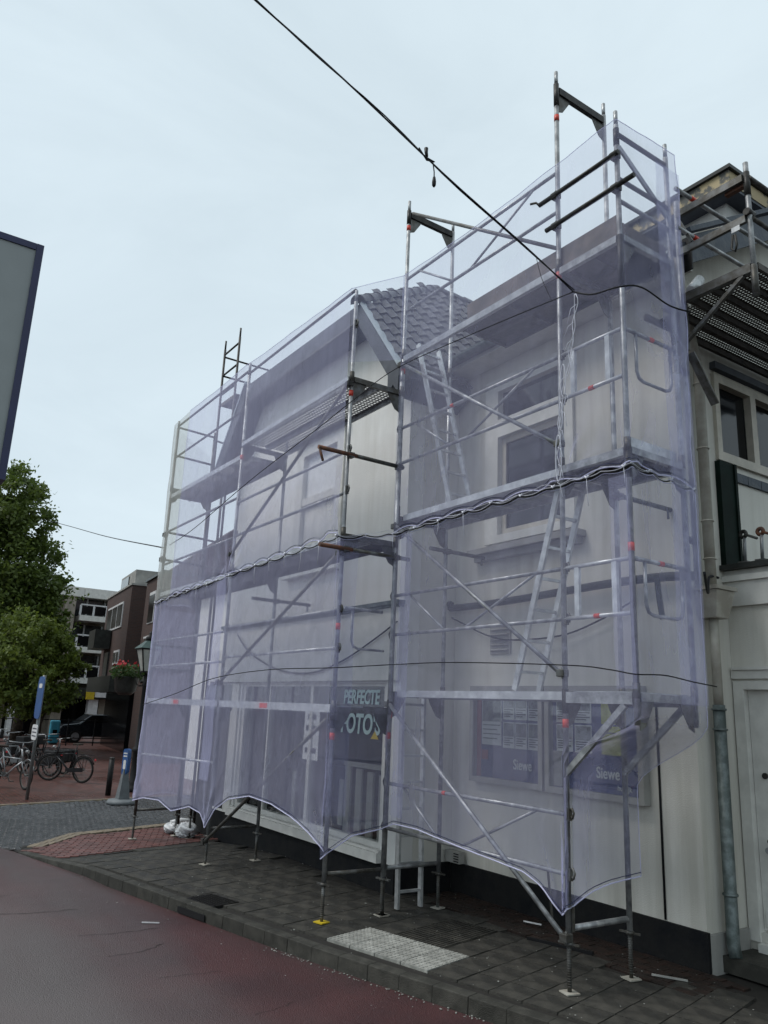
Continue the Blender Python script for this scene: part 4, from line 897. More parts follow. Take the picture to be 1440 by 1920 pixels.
MB().tube([(-2.57, -.55, 3.12), (-2.57, -.55, 2.78), (-2.57, -.52, 2.72), (-2.57, -.46, 2.70), (-2.57, -.12, 2.70)], .014, 8).build('knee_rail', 'galv', sc)
T('end_rail', (.73, .02, 7.33), (.73, .71, 7.33), 'blacksteel', .022); T('end_rail', (.73, .02, 6.85), (.73, .71, 6.85), 'galvd', .021); T('end_rail', (.73, .02, 6.62), (.73, .71, 6.62), 'galv', .019)
MB().bar((.73, .03, 7.2), (.73, .70, 6.75), .02, .05).build('end_brace', 'galv', sc)
# two loose tubes clamped across the top of the corner
for (xa, xb, z) in ((-.20, .79, 7.07), (-.11, .95, 6.73)):
    MB().tube([(xa, -.055, z), (xb, -.055, z)], .0242, 10).build('clamped_tube', 'blacksteel', sc)
    for x in (0.0, .73): coupler((x, -.03, z), 'blacksteel')
MB().tube([(-.20, -.055, 7.07), (-.24, -.06, 7.12), (-.30, -.08, 7.13)], .012, 6).build('clamp_handle', 'blacksteel', sc)
# diagonals
for (za, zb) in ((2.13, .40), (4.14, 2.43), (6.18, 4.48)):
    T('diagonal_brace', (-2.54, -.035, za), (-.02, -.035, zb), 'galv', .021); coupler((0, -.03, zb)); coupler((-2.57, -.03, za))
for x in (0, -2.57):
    for z in (.86, 1.31, 2.89, 3.33, 4.91, 5.36): hook(x, 0, z, 1 if x == 0 else -1)
# ties to the walls
for (x, z, ya, yb) in ((0, 4.12, .60, 1.49), (-2.57, 3.95, .45, 1.30), (-5.7, 3.55, -.35, .60)):
    MB().tube([(x + .05, ya, z), (x + .05, yb, z)], .0242, 10).build('wall_tie', 'galvd', sc); coupler((x + .03, max(ya + .10, .73 if x > -3 else .05), z))
    MB().tube([(x + .05, yb - .04, z), (x + .05, yb - .04, z - .10)], .012, 6).build('tie_hook', 'galvd', sc)
for (ya, z, yb) in ((-1.13, 4.86, .03), (-1.04, 3.77, .16)):
    o = T('clamped_tube', (-2.53, -.62, z), (-2.53, yb, z), 'galvd', .0242); T('tube_end', (-2.53, ya, z), (-2.53, -.621, z), 'rust', .0245); coupler((-2.55, -.70, z)); coupler((-2.55, -.02, z))
MB().tube([(-2.53, -1.12, 4.86), (-2.515, -1.10, 4.78), (-2.50, -1.08, 4.70)], .015, 6).build('clamp_handle', 'rust', sc)

# --- wing section
LX = [(-2.58, -.72), (-5.70, -.68), (-8.86, -.65)]
LRX = [(-2.56, -.02), (-5.72, .05), (-8.95, .10)]
zb = [0.0, 0.0, -.15]
W1, W2, W3 = 2.09, 3.96, 5.84
tops = [6.95, 7.14, 7.12]
for k in range(3):
    foot(*LX[k], zb[k] + .004, plate='yellow' if k == 0 else 'pipe'); foot(*LRX[k], zb[k] + .004)
    standard(*LX[k], zb[k] + .37, tops[k], (W1, W2, W3), ((1.78, 2.92, 5.62), (5.62,), ())[k], black=((1.86, 2.12), (3.80, 4.02)) if k == 0 else ((6.95, 7.0),) if k == 1 else (), m='galv' if k < 2 else 'galvd')
    standard(*LRX[k], zb[k] + .37, 6.1 if k < 2 else 7.1, (W1, W2, W3), (1.80,) if k == 0 else (), m='galv' if k < 2 else 'galvd')
    T('base_ledger', (LX[k][0], LX[k][1] + .03, zb[k] + .45), (LRX[k][0], LRX[k][1] - .03, zb[k] + .45), 'galvd', .02)
    for z in (W1, W2, W3): transom(LX[k], LRX[k], z)
foot(-8.62, .22, -.15); standard(-8.62, .22, .22, 6.2, (W1,), m='galvd')
pm307 = perf_mesh(3.02, .34, 'galv')
for (k, z, off) in ((0, W1, 0), (0, W2, 0), (1, W1, 0), (1, W2, -.06), (1, W3 - .15, 0)):
    (xa, ya), (xb, yb_) = LX[k + 1], LX[k]
    for j in range(2): plank(xa + .05, xb - .05, -.66 + j * .345, -.32 + j * .345, z + off + .003, 'alu' if j == 0 else 'deckdark')
for j in range(2): inst(pm307, 'plank', sc, (LX[1][0] + .05, -.66 + j * .345, W3 + .004))
MB().bar((LX[1][0] + .03, -.70, W3 - .03), (LX[0][0] - .03, -.735, W3 - .03), .03, .06).build('deck_ledger', 'alu', sc)
for (k, z, tp) in ((0, W1 - .03, 1), (1, W1 - .03, 1)):
    (xa, ya), (xb, yb_) = LX[k + 1], LX[k]
    d = MB().bar((xa + .03, ya - .01, z), (xb - .03, yb_ - .01, z), .03, .085).build('deck_ledger', 'alu', sc)
    xm = xa + (xb - xa) * .43; MB().box((xm, ya - .045, z - .03), (xm + .22, ya - .026, z + .03)).build('label_strip', 'tape', d)
guard(-5.68, -2.60, -.68, 2.69, 3.10, False, y1=-.72); guard(-8.84, -5.72, -.65, 2.63, 3.05, False, y1=-.68)
guard(-5.68, -2.60, -.68, 4.42, 4.92, False, y1=-.72); guard(-8.84, -5.72, -.65, 4.40, 5.0, False, y1=-.68)
guard(-5.68, -2.60, -.68, 6.50, 6.97, False, y1=-.72, m='galvd'); guard(-8.84, -5.72, -.65, 6.40, 7.02, False, y1=-.68, m='galvd')
T('guardrail', (-8.84, -.65, 1.19), (-5.72, -.68, 1.28), 'galv', .019)
for (za, zz) in ((.30, 1.97), (2.34, 3.72), (4.14, 5.73)):
    T('diagonal_brace', (-5.66, -.73, za), (-2.60, -.76, zz), 'galvd', .021); coupler((-5.70, -.72, za), 'blacksteel'); coupler((-2.58, -.75, zz), 'blacksteel')
for k in range(2):
    for z in (2.69, 3.10, 4.45, 4.93, 6.5): hook(LX[k][0], LX[k][1], z, 1)
# left end: rails running back, U rail, and the tower behind
for z in (2.6, 3.0, 4.5, 5.0, 6.45, 7.0): T('end_rail', (-8.87, -.62, z), (-8.95, .08, z), 'galvd', .02); 
for z in (4.5, 5.0, 6.4, 6.95): T('end_rail', (-8.96, .1, z), (-9.6, 2.6, z), 'galvd', .019)
MB().tube([(-8.88, -.5, 3.0), (-8.88, -.5, 2.62), (-8.89, -.46, 2.56), (-8.92, -.10, 2.56), (-8.92, -.06, 2.62), (-8.92, -.06, 3.0)], .013, 8).build('knee_rail', 'galvd', sc)
coupler((-8.87, -.67, 4.5), 'blacksteel', .07); coupler((-8.87, -.67, 4.95), 'blacksteel', .06)
for x in (-9.9, -9.15): MB().tube([(x, .5, -.15), (x, .5, 9.32)], R_, 10).tube([(x, .5, 9.321), (x, .5, 9.52)], R_ * .8, 10).build('standard', 'blacksteel', sc)
for z in (8.28, 8.72, 9.20): T('end_rail', (-9.9, .5, z), (-9.15, .5, z), 'blacksteel', .02)
for z in (8.72, 9.15): T('end_rail', (-9.9, .52, z), (-9.9, 3.2, z), 'blacksteel', .02)
plank(-9.88, -9.17, .52, .86, 8.1, 'ply'); plank(-9.88, -9.17, .88, 1.2, 8.1, 'ply')
for x in (-9.9, -9.15): T('standard', (x, 3.2, -.15), (x, 3.2, 9.0), 'blacksteel', R_)
for x in (-9.9, -9.15): T('end_rail', (x, .5, 8.06), (x, 3.2, 8.06), 'blacksteel', .02)
for x in (-9.9, -9.15): T('end_rail', (x, .5, 4.5), (x, 3.2, 4.5), 'blacksteel', .02)

# ================================================================== second scaffold round the corner
ss = thing('scaffolding', 'bracket scaffold with perforated deck round the corner by the dormer', 'scaffolding')
sy_, x0, x1 = .92, .69, 1.42
def T2(name, a, b, m='galv', r=R_): return MB().tube([a, b], r, 10).build(name, m, ss)
s = T2('standard', (x0, sy_, 3.2), (x0, sy_, 7.03)); s = T2('standard', (x1, sy_, 5.70), (x1, sy_, 7.02)); MB().tube([(x1, sy_, 6.68), (x1, sy_, 6.92)], R_ * 1.2, 12).build('sleeve', 'blacksteel', s)
MB().tube([(x1, sy_, 5.68), (x1, sy_, 5.98)], R_ * 1.25, 12).build('sleeve', 'galvd', s)
MB().tube([(.73, .75, 3.6), (.70, .92, 3.6)], .03, 8).build('coupler', 'blacksteel', ss); MB().tube([(.73, .75, 5.2), (.70, .92, 5.2)], .03, 8).build('coupler', 'blacksteel', ss)
for z in (6.86, 6.44): MB().bar((x0 + .02, sy_ - .03, z), (x1 - .02, sy_ - .03, z), .035, .07).build('guard_beam', 'galvd', ss)
MB().bar((x0 + .02, sy_, 5.96), (x1 - .02, sy_, 5.96), .05, .085).build('console_beam', 'galvd', ss)
MB().bar((x0 + .01, sy_ - .005, 5.50), (x1 - .10, sy_ - .005, 5.92), .035, .035).build('console_brace', 'galvd', ss)
MB().bar((x0, sy_ + .05, 5.46), (x0, sy_ + .05, 5.94), .05, .03, up=(1, 0, 0)).build('console_upright', 'galvd', ss)
MB().bar((x0 + .05, sy_ + .02, 5.40), (x0 + .09, sy_ + .30, 4.95), .09, .012).build('brace_strap', 'galvd', ss)
MB().bar((x0 + .04, sy_ - .02, 6.78), (x0 + .16, sy_ - .02, 6.5), .02, .03).build('guard_clip', 'galvd', ss)
g = MB().box((x1 - .15, sy_ - .055, 6.35), (x1 - .07, sy_ - .048, 6.40)).build('label_plate', 'alu', ss)
MB().tube([(x1 - .14, sy_ - .05, 6.33), (x1 - .16, sy_ - .05, 6.2), (x1 - .13, sy_ - .05, 6.16), (x1 - .11, sy_ - .05, 6.22), (x1 - .12, sy_ - .05, 6.33)], .012, 6).build('hook', 'blacksteel', ss)
MB().tube([(x1, sy_ - .05, 6.5), (x1, sy_ + .05, 6.5)], .035, 8).build('coupler', 'blacksteel', ss)
MB().box((x1 - .22, sy_ + .0, 6.80), (x1 - .04, sy_ + .05, 6.86)).build('bracket', 'rust', ss)
pm = perf_mesh(3.0, .225, 'deckdark', .040, .036, .017, .018)
for j in range(-2, 3): inst(pm, 'perforated_plank', ss, (x0 + .26 + j * .235, sy_ + .03 + (.22 if j < 0 else 0), 6.02), (0, 0, math.radians(90)))
for j in range(-2, 4): MB().bar((x0 + .028 + j * .235, sy_ + .04, 5.985), (x0 + .028 + j * .235, 3.95, 5.985), .035, .06).build('deck_joist', 'deckdark', ss)
for z in (7.05, 6.62): 
    t_ = T2('guardrail', (.80, .76, z), (.80, 3.9, z), 'galv', .021); MB().tube([(.80, 1.0, z), (.80, 1.08, z)], .0235, 10).build('tape_band', 'tape', t_)
for z in (6.86, 6.44): T2('guardrail', (x1 + .02, sy_, z), (x1 + .02, 3.9, z), 'galvd', .021)
T2('standard', (x0, 3.9, 5.0), (x0, 3.9, 7.3)); T2('standard', (x1, 3.9, 5.4), (x1, 3.9, 7.3))
MB().tube([(x0 + .12, sy_ - .02, 6.0), (x0 + .14, sy_ + .1, 6.15)], .05, 8).build('tie_clamp', 'alu', ss)
# ================================================================== NETTING
def ss_(a, b, x):
    t = min(1, max(0, (x - a) / (b - a))); return t * t * (3 - 2 * t)
def lerpP(P, x):
    if x <= P[0][0]: return P[0][1]
    for i in range(len(P) - 1):
        if x <= P[i + 1][0]:
            t = (x - P[i][0]) / (P[i + 1][0] - P[i][0]); return P[i][1] + t * (P[i + 1][1] - P[i][1])
    return P[-1][1]
def grid_sheet(name, m, fn, nu, nv, parent=None):
    o = MB()
    for i in range(nu + 1):
        for j in range(nv + 1): o.v.append(tuple(fn(i / nu, j / nv)))
    for i in range(nu):
        for j in range(nv):
            o.f.append((i * (nv + 1) + j, (i + 1) * (nv + 1) + j, (i + 1) * (nv + 1) + j + 1, i * (nv + 1) + j + 1)); o.sm.append(True)
    return o.build(name, m, parent)
def n2(x, y, s):  # cheap smooth 2-D noise
    return noise1(x + 3.1 * noise1(y * 1.3, s + 5), s) * .6 + noise1(y * 1.7 + x * .3, s + 9) * .5 + noise1(x * 2.9 - y * .4, s + 2) * .25
def path_net(name, label, path, zt, zb_, m, nu, nv, amp=.022, ties=(), group='violet debris nets on the scaffolding', hem=True, top_hem=False, parent=None, seed=1, frayed=False):
    P = [V((p[0], p[1], 0)) for p in path]; L_ = [0]
    for i in range(len(P) - 1): L_.append(L_[-1] + (P[i + 1] - P[i]).length)
    def at(s):
        for i in range(len(P) - 1):
            if s <= L_[i + 1] + 1e-9:
                t = (s - L_[i]) / (L_[i + 1] - L_[i]); d = (P[i + 1] - P[i]).normalized(); return P[i].lerp(P[i + 1], t), V((d.y, -d.x, 0)), i
        d = (P[-1] - P[-2]).normalized(); return P[-1], V((d.y, -d.x, 0)), len(P) - 2
    def fn(u, v):
        s = u * L_[-1]; p, nn, _ = at(s); t, b_ = zt(s), zb_(s); z = b_ + (t - b_) * v
        d = amp * 1.5 * n2(s * 1.1, z * .9, seed) + amp * .6 * n2(s * 4 + z * 1.5, z * 1.2, seed + 3) + amp * .45 * n2(s * 3 - z * 3.2, z * 2.0, seed + 13)
        for (ts, tz) in ties:
            r = math.hypot(s - ts, z - tz)
            if r < .9:
                a = math.atan2(z - tz, s - ts); d += .020 * math.sin(a * 11 + seed) * ss_(.9, .08, r) * ss_(0, .12, r)
        eu = max(0, (u - .94) / .06) if frayed else 0
        d += .055 * eu * n2(s * 2, z * 2.2, seed + 7); p = p + V((0, .06 * eu * n2(z * 1.9, 1.3, seed + 8), 0))
        return p + nn * d + V((0, 0, z))
    o = grid_sheet(name, m, fn, nu, nv, parent)
    if label: tag(o, label, 'net', group)
    hd = []
    if hem: hd.append((0.0, 'hem'))
    if top_hem: hd.append((1.0, 'top_hem'))
    for vv, nm in hd:
        pts = [fn(i / nu, vv) + V((0, 0, .0)) for i in range(nu + 1)]; MB().tube(pts, .0060 if vv == 0 else .0035, 6).build(nm, 'hem', o)
        if nm == 'hem': MB().tube([q + V((0, -.004, .03)) for q in pts], .0035, 5).build('edge_cord', 'navy', o)
    return o, fn, L_
# seam height (laced joint between upper and lower nets)
TIE = .46
def scallop(s, depth): f = (s / TIE) % 1.0; return depth * math.sin(math.pi * f) ** .8
# wing: lower
pw = [(-8.84, -.70), (-8.80, -.735), (-5.70, -.765), (-2.545, -.80)]
def xw(s): return -8.93 + s
def zseamW(s): return lerpP([(0, 3.70), (1.3, 3.74), (3.2, 3.80), (6.3, 3.90)], s)
ZBW = [(0, .45), (.6, .56), (1.3, .60), (1.9, .52), (2.3, .60), (2.6, .66), (2.95, .62), (3.22, .46), (3.5, .72), (3.9, .90), (4.5, 1.0), (5.1, .98), (5.6, .90), (6.0, .80), (6.25, .70), (6.40, .62)]
netA, fA, LA = path_net('debris_net', 'violet net panel low on the wing side, with scalloped hem above the bricks', pw, lambda s: zseamW(s) - scallop(s, .030), lambda s: lerpP(ZBW, s), 'net', 130, 36, ties=((3.22, .46), (6.4, .62), (0, .45)), top_hem=True, seed=1)
netE, fE, LE = path_net('debris_net', 'violet net wrapping the far left end of the scaffold, behind the front panel', [(-8.84, -.70), (-8.98, .34)], lambda s: 3.62, lambda s: .46 + .25 * math.sin(math.pi * s / 1.0) * .4, 'net', 16, 30, seed=4)
# wing: upper
pu = [(-8.05, -.745), (-5.70, -.765), (-2.545, -.80)]
def ztW(s): return lerpP([(0, 7.06), (2.35, 7.08), (5.5, 6.94)], s) - .05 * math.sin(math.pi * min(1, s / 5.5)) * .6
netC, fC, LC = path_net('debris_net', 'violet net panel high on the wing side, in front of the dark gable', pu, ztW, lambda s: zseamW(s + .88) + .012 + scallop(s + .88, .045), 'net', 120, 40, top_hem=True, seed=2, ties=((2.35, 3.8), (5.5, 3.9)))
def zfl(s): return lerpP([(0, 6.94), (.73, 7.37)], s)
path_net('net_flap', None, [(-2.545, -.80), (-2.52, -.07)], zfl, lambda s: lerpP([(0, 5.98), (.73, 6.22)], s), 'net', 14, 14, parent=netC, hem=False, top_hem=True, seed=8)
# grey-green net at the far left end
netG, fG, LG = path_net('debris_net', 'grey green net strip at the far left end of the scaffold', [(-8.97, .05), (-8.93, -.70), (-8.86, -.735), (-8.02, -.742)], lambda s: lerpP([(0, 6.6), (.75, 7.02), (1.7, 7.05)], s), lambda s: 3.70 + scallop(s, .04), 'netgrey', 40, 36, seed=6, amp=.03)
# bay: lower, wraps the corner standard, then flares to the cantilevered end
ZBB = [(-2.5, .86), (-2.3, .93), (-1.9, .93), (-1.2, .86), (-.77, .83), (-.45, .80), (-.2, .72), (-.08, .64), (0, .56)]
def zseamB(t): return lerpP([(0, 3.88), (.15, 4.03), (.62, 4.07), (.78, 4.08), (1, 4.02)], t)
def fB(u, v):
    if u < .15: zb0 = lerpP([(0, .60), (.5, .80), (1, .86)], u / .15); x0 = None
    elif u < .62: zb0 = lerpP(ZBB, -2.5 + (u - .15) / .47 * 2.5)
    else: zb0 = lerpP([(.62, .56), (.78, .60), (.88, .70), (1, .80)], u)
    s_ = u * 7; z = zb0 + (zseamB(u) - scallop(s_, .03) - zb0) * v
    t1 = ss_(1.72, 2.12, z); t2 = ss_(1.50, 2.06, z)
    cx = .78 * t1; ex = .06 + .72 * t2
    if u < .15: p = V((-2.545, -.80, 0)).lerp(V((-2.515, -.07, 0)), u / .15); nn = V((1, 0, 0))
    elif u < .62: p = V((-2.515, -.07, 0)).lerp(V((-.01, -.05, 0)), (u - .15) / .47); nn = V((0, -1, 0))
    elif u < .78: p = V((-.01, -.05, 0)).lerp(V((cx + .02, -.05, 0)), (u - .62) / .16); nn = V((.3, -1, 0))
    else: p = V((cx + .02, -.05, 0)).lerp(V((ex + .02, .79, 0)), (u - .78) / .22); nn = V((1, -.3, 0))
    d = .032 * n2(u * 8, z * .9, 11) + .014 * n2(u * 30 + z * 1.5, z * 1.3, 12) + .010 * n2(u * 21 - z * 3.2, z * 2, 14)
    for (tu, tz) in ((.62, .56), (.0, .60)):
        r = math.hypot((u - tu) * 6, z - tz)
        if r < .9: d += .022 * math.sin(math.atan2(z - tz, (u - tu) * 6) * 11) * ss_(.9, .08, r) * ss_(0, .12, r)
    d -= .10 * math.sin(math.pi * min(1, max(0, (u - .80) / .2))) * ss_(2.1, 1.2, z)
    return p + nn * d + V((0, 0, z))
netB = tag(grid_sheet('debris_net', 'net', fB, 150, 44), 'violet net panel low around the near corner, in front of the notice cases', 'net', 'violet debris nets on the scaffolding')
for vv, nm in ((0, 'hem'), (1, 'top_hem')):
    pts = [fB(i / 150, vv) for i in range(151)]; MB().tube(pts, .0060 if vv == 0 else .0035, 6).build(nm, 'hem', netB)
    if vv == 0: MB().tube([q + V((.002, -.005, .03)) for q in pts], .0035, 5).build('edge_cord', 'navy', netB)
MB().tube([fB(1, j / 44) for j in range(45)], .0035, 6).build('side_hem', 'hem', netB)
# bay: upper
pb = [(-2.54, -.075), (0, -.055), (.775, -.055), (.80, .79)]
def ztB(s): return lerpP([(0, 7.37), (1.2, 7.34), (2.54, 7.40), (3.3, 7.43), (4.17, 7.44)], s)
def zsB(s): return lerpP([(0, 4.03), (2.54, 4.07), (3.3, 4.08), (4.17, 4.02)], s)
netD, fD, LD = path_net('debris_net', 'violet net panel high around the near corner, up to the top rails', pb, ztB, lambda s: zsB(s) + .012 + scallop(s, .045), 'net', 120, 46, top_hem=True, seed=3, ties=((3.3, 4.08), (4.17, 5.2), (2.6, 4.07)), amp=.028, frayed=True)
MB().tube([fD(1, j / 40) for j in range(41)], .0035, 6).build('side_hem', 'hem', netD)
# overlaps where two widths of net are lapped
for (pp_, zz0, zz1, sd_) in (([(-5.95, -.78), (-5.62, -.785)], 1.05, 3.80, 31), ([(-2.545, -.81), (-2.52, -.55)], 1.0, 3.85, 33), ([(-2.36, -.09), (-2.16, -.088)], 1.0, 4.0, 34), ([(.60, -.075), (.79, -.075)], 2.3, 4.0, 35), ([(.815, .45), (.825, .80)], 2.2, 7.2, 36)):
    path_net('net_lap', None, pp_, lambda s: zz1, lambda s: zz0, 'net', 6, 30, parent=netA if pp_[0][0] < -3 else netB, hem=False, seed=sd_, amp=.03)
# lacing cords
def lace(name, label, pts, step, r=.0029, tail=.22, seed=0):
    o = thing(name, label, 'cord')
    A, Bc = [], []
    for i, p in enumerate(pts):
        f = i / step * math.pi; A.append(p + V((0, -.018, .009 * math.sin(f)))); Bc.append(p + V((0, -.022, -.020 * math.sin(f) + .010)))
    MB().tube(A, r, 5).build('cord', 'cord', o); MB().tube(Bc, r * .8, 5).build('cord', 'cord', o)
    MB().tube([p + V((0, -.012, -.008 - .012 * abs(math.sin(i / step * math.pi)))) for i, p in enumerate(pts)], .0065, 5).build('dark_cord', 'cable', o)
    for i in range(0, len(pts), step):
        p = pts[i]; q = V((random.uniform(-.03, .03), -.03, 0))
        MB().tube([p + V((-.02, -.03, .01)), p + V((0, -.038, -.012)), p + V((.022, -.03, .012))], .008, 5).build('knot', 'cord', o)
        if random.random() < .65:
            h = tail * random.uniform(.4, 1.3); MB().tube([p + V((0, -.034, 0)), p + V((.01, -.04, -h * .5)), p + V((.01 + q.x, -.04, -h))], .0022, 4).build('tail', 'cord', o)
    return o
st = 8
lace('lacing_cord', 'white cord lacing the upper and lower nets together across the wing side', [fA(i / 120, 1) + V((0, 0, .028)) for i in range(0, 121)], st)
lace('lacing_cord', 'white cord lacing the upper and lower nets around the near corner', [fB(i / 104, 1) + V((0, 0, .028)) for i in range(0, 105)], st)
vs = []
for i in range(33):
    t = i / 32; vs.append(V((.27 - .25 * ss_(0, .9, t) + .012 * math.sin(i * 1.1), -.075, 5.86 - 1.76 * t)))
vc = thing('lacing_cord', 'frayed white cord hanging down the vertical net seam by the corner standard', 'cord')
MB().tube([p + V((.02 * math.sin(i * .8), 0, 0)) for i, p in enumerate(vs)], .004, 5).build('cord', 'cord', vc)
MB().tube([p + V((-.02 * math.sin(i * .8 + .5), -.006, 0)) for i, p in enumerate(vs)], .003, 5).build('cord', 'cord', vc)
for i in range(2, 33, 3):
    p = vs[i]; a = random.choice((-1, 1)); MB().tube([p, p + V((a * .05, -.02, -.03)), p + V((a * .09, -.03, -.10 - random.random() * .08))], .0025, 4).build('tail', 'cord', vc)
# dark slit where the vertical seam gapes
for (zc, h_, wd) in ((4.32, .22, .035), (5.05, .16, .03), (4.72, .13, .02)):
    p = V((lerpP([(4.1, .02), (5.0, .10), (5.9, .27)], zc), -.085, zc)); pts = [p + V((wd * math.sin(t), 0, h_ * math.cos(t))) for t in [2 * math.pi * k / 20 for k in range(21)]]
    MB().tube(pts, .004, 5).build('gap_edge', 'cord', vc)
# ================================================================== LADDERS
def ladder(label, b0, t0, yv, rungs, ext=0):
    """b0/t0: (x, z) of foot and head; stiles at the two y values"""
    o = thing('ladder', label, 'ladder', 'aluminium ladders inside the scaffold')
    for y in yv: MB().bar((b0[0], y, b0[1]), (t0[0], y, t0[1]), .028, .06, up=(1, 0, 0)).build('stile', 'alu', o)
    for i in range(rungs):
        t = (i + .6) / rungs; x = b0[0] + (t0[0] - b0[0]) * t; z = b0[1] + (t0[1] - b0[1]) * t
        MB().bar((x, yv[0] + .014, z), (x, yv[1] - .014, z), .03, .026).build('rung', 'alu', o)
    return o
ladder('ladder between the two upper decks, leaning left above the laced seam', (-1.88, 4.30), (-2.60, 6.55), (.24, .56), 8)
ladder('ladder leaning up to the right between the lower decks, above the notice cases', (-.86, 2.30), (-.22, 4.32), (.24, .56), 7)
ladder('upright ladder standing on the pavement inside the near bay', (-2.66, .02), (-2.70, 2.25), (.25, .56), 8)
# ================================================================== CABLES
def cable(name, label, pts, r, m='cable', sub=6):
    P = [V(p) for p in pts]; Q = []
    for i in range(len(P) - 1):
        a, b_, c, d = P[max(i - 1, 0)], P[i], P[i + 1], P[min(i + 2, len(P) - 1)]
        for k in range(sub):
            t = k / sub; Q.append(.5 * ((2 * b_) + (c - a) * t + (2 * a - 5 * b_ + 4 * c - d) * t * t + (3 * b_ - a - 3 * c + d) * t ** 3))
    Q.append(P[-1]); o = MB().tube(Q, r, 6).build(name, m); tag(o, label, 'cable'); return o, Q
J = AX(1075, 547, 1, -.12); S0 = AX(480, 0, 2, 6.9); D0 = (S0 - J).normalized(); S1 = S0 + D0 * 9
oc = thing('festoon_cable', 'black festoon cable running from the scaffold corner up across the street', 'cable', loc=(0, 0, 0))
tw = []; tw2 = []
for i in range(61):
    t = i / 60; p = J.lerp(S1, t); a = t * 60; k = .012; sg = 0
    tw.append(p + V((0, 0, k * math.sin(a * .6)))); tw2.append(p + V((k * math.cos(a * .45), 0, k * math.cos(a * .6) - .01 * math.sin(a))))
MB().tube(tw, .0068, 6).build('cable_core', 'cable', oc); MB().tube(tw2, .005, 6).build('cable_core', 'cable', oc)
def onl(px, py):  # point on the cable line nearest that pixel column
    best = min((J.lerp(S1, i / 2000) for i in range(2001)), key=lambda p: abs((p - CAM).dot(RGT) / (p - CAM).dot(FWD) * F_PX + 720 - px)); return best
k1 = onl(800, 290); MB().tube([k1 + V((0, 0, .005)), k1 + V((-.01, 0, .05)), k1 + V((-.012, 0, .09))], [.012, .014, .017], 8).build('lamp_socket', 'black', oc)
k2 = onl(812, 302); MB().tube([k2, k2 + V((.02, 0, -.10)), k2 + V((.022, 0, -.17))], .005, 6).build('pendant_flex', 'cable', oc); MB().tube([k2 + V((.022, 0, -.15)), k2 + V((.022, 0, -.19)), k2 + V((.022, 0, -.225)), k2 + V((.022, 0, -.24))], [.011, .017, .016, .008], 8).build('lamp_socket', 'black', oc)
MB().tube([onl(785, 270) + V((0, 0, .02)), onl(800, 290) + V((0, 0, -.03)), onl(815, 305) + V((0, 0, .02)), onl(795, 285) + V((0, 0, -.015))], .006, 6).build('knot', 'cable', oc)
cable('facade_cable', 'thin black cable draped across the upper nets to the far left', [J, AX(900, 620, 1, -.13), AX(745, 690, 1, -.14), AX(660, 752, 1, -.86), AX(600, 800, 1, -.86), AX(470, 900, 1, -.84), AX(365, 990, 1, -.82), AX(318, 1022, 1, -.70)], .0052)
cable('facade_cable', 'thin black cable hung across the lower nets at first-deck height', [AX(268, 1321, 1, -.82), AX(330, 1300, 1, -.82), AX(400, 1272, 1, -.84), AX(500, 1256, 1, -.85), AX(625, 1252, 1, -.86), AX(740, 1246, 1, -.14), AX(850, 1242, 1, -.12), AX(1060, 1247, 1, -.11), AX(1140, 1255, 1, -.11), AX(1190, 1264, 1, -.10), (.90, .12, 2.41), (.91, .45, 2.38), (.89, .80, 2.36)], .0052)
cable('facade_cable', 'short black cable looping round the top corner of the net', [J, AX(1110, 552, 1, -.12), AX(1160, 538, 1, -.12), (.86, .10, 5.72), (.88, .45, 5.66), (.86, .80, 5.72)], .008)
cable('street_cable', 'thin dark cable spanning the sky from the tree to the scaffold end', [AX(306, 1027, 0, -9.0), AX(200, 1006, 0, -18), AX(128, 986, 0, -26), AX(60, 968, 0, -33)], .012)
cable('fine_wire', 'fine black wire hanging from the festoon cable in front of the top deck', [AX(1005, 480, 1, -.12), AX(1015, 520, 1, -.12), AX(1035, 565, 1, -.12)], .003)
o, q = cable('wall_cable', 'thick black rolled sheet hung along the wall above the notice cases', [(-3.24, 1.38, 3.44), AX(800, 1134, 1, 1.40), AX(850, 1140, 1, 1.40), AX(950, 1127, 1, 1.40), AX(1050, 1110, 1, 1.40), AX(1150, 1093, 1, 1.40), AX(1240, 1082, 1, 1.40), AX(1300, 1080, 1, 1.40)], .045, 'panel')
cable('hanging_strap', 'bunched black strap hanging from the rolled sheet by the end rail', [AX(1232, 1085, 1, 1.30), AX(1236, 1120, 1, 1.30), AX(1241, 1152, 1, 1.30), AX(1243, 1160, 1, 1.30)], .028, 'panel')
cable('facade_cable', 'thin cable swagging over the white fascia panel of the shop', [AX(445, 1190, 1, .57), AX(470, 1225, 1, .57), AX(520, 1255, 1, .57), AX(580, 1262, 1, .57), AX(640, 1240, 1, .57), AX(700, 1200, 1, .57), AX(745, 1165, 1, .57)], .011)
cable('facade_cable', 'thin cable swagging along the wall below the vent grille', [AX(760, 1160, 1, 1.44), AX(815, 1146, 1, 1.44), AX(860, 1165, 1, 1.44), AX(910, 1190, 1, 1.44), AX(960, 1200, 1, 1.44), AX(1050, 1192, 1, 1.44), AX(1120, 1165, 1, 1.44), AX(1190, 1125, 1, 1.44)], .010)
cable('hanging_rope', 'thin dark rope hanging down inside the end bay', [(.30, 1.30, 5.9), (.34, 1.30, 5.2), (.36, 1.30, 4.6), (.36, 1.30, 3.5)], .011)
cable('facade_cable', 'short black cable from the net corner to the rain hopper', [(.84, .80, 3.30), (.60, 1.2, 3.20), (.36, 1.6, 3.42), (.34, 1.78, 3.44)], .013)
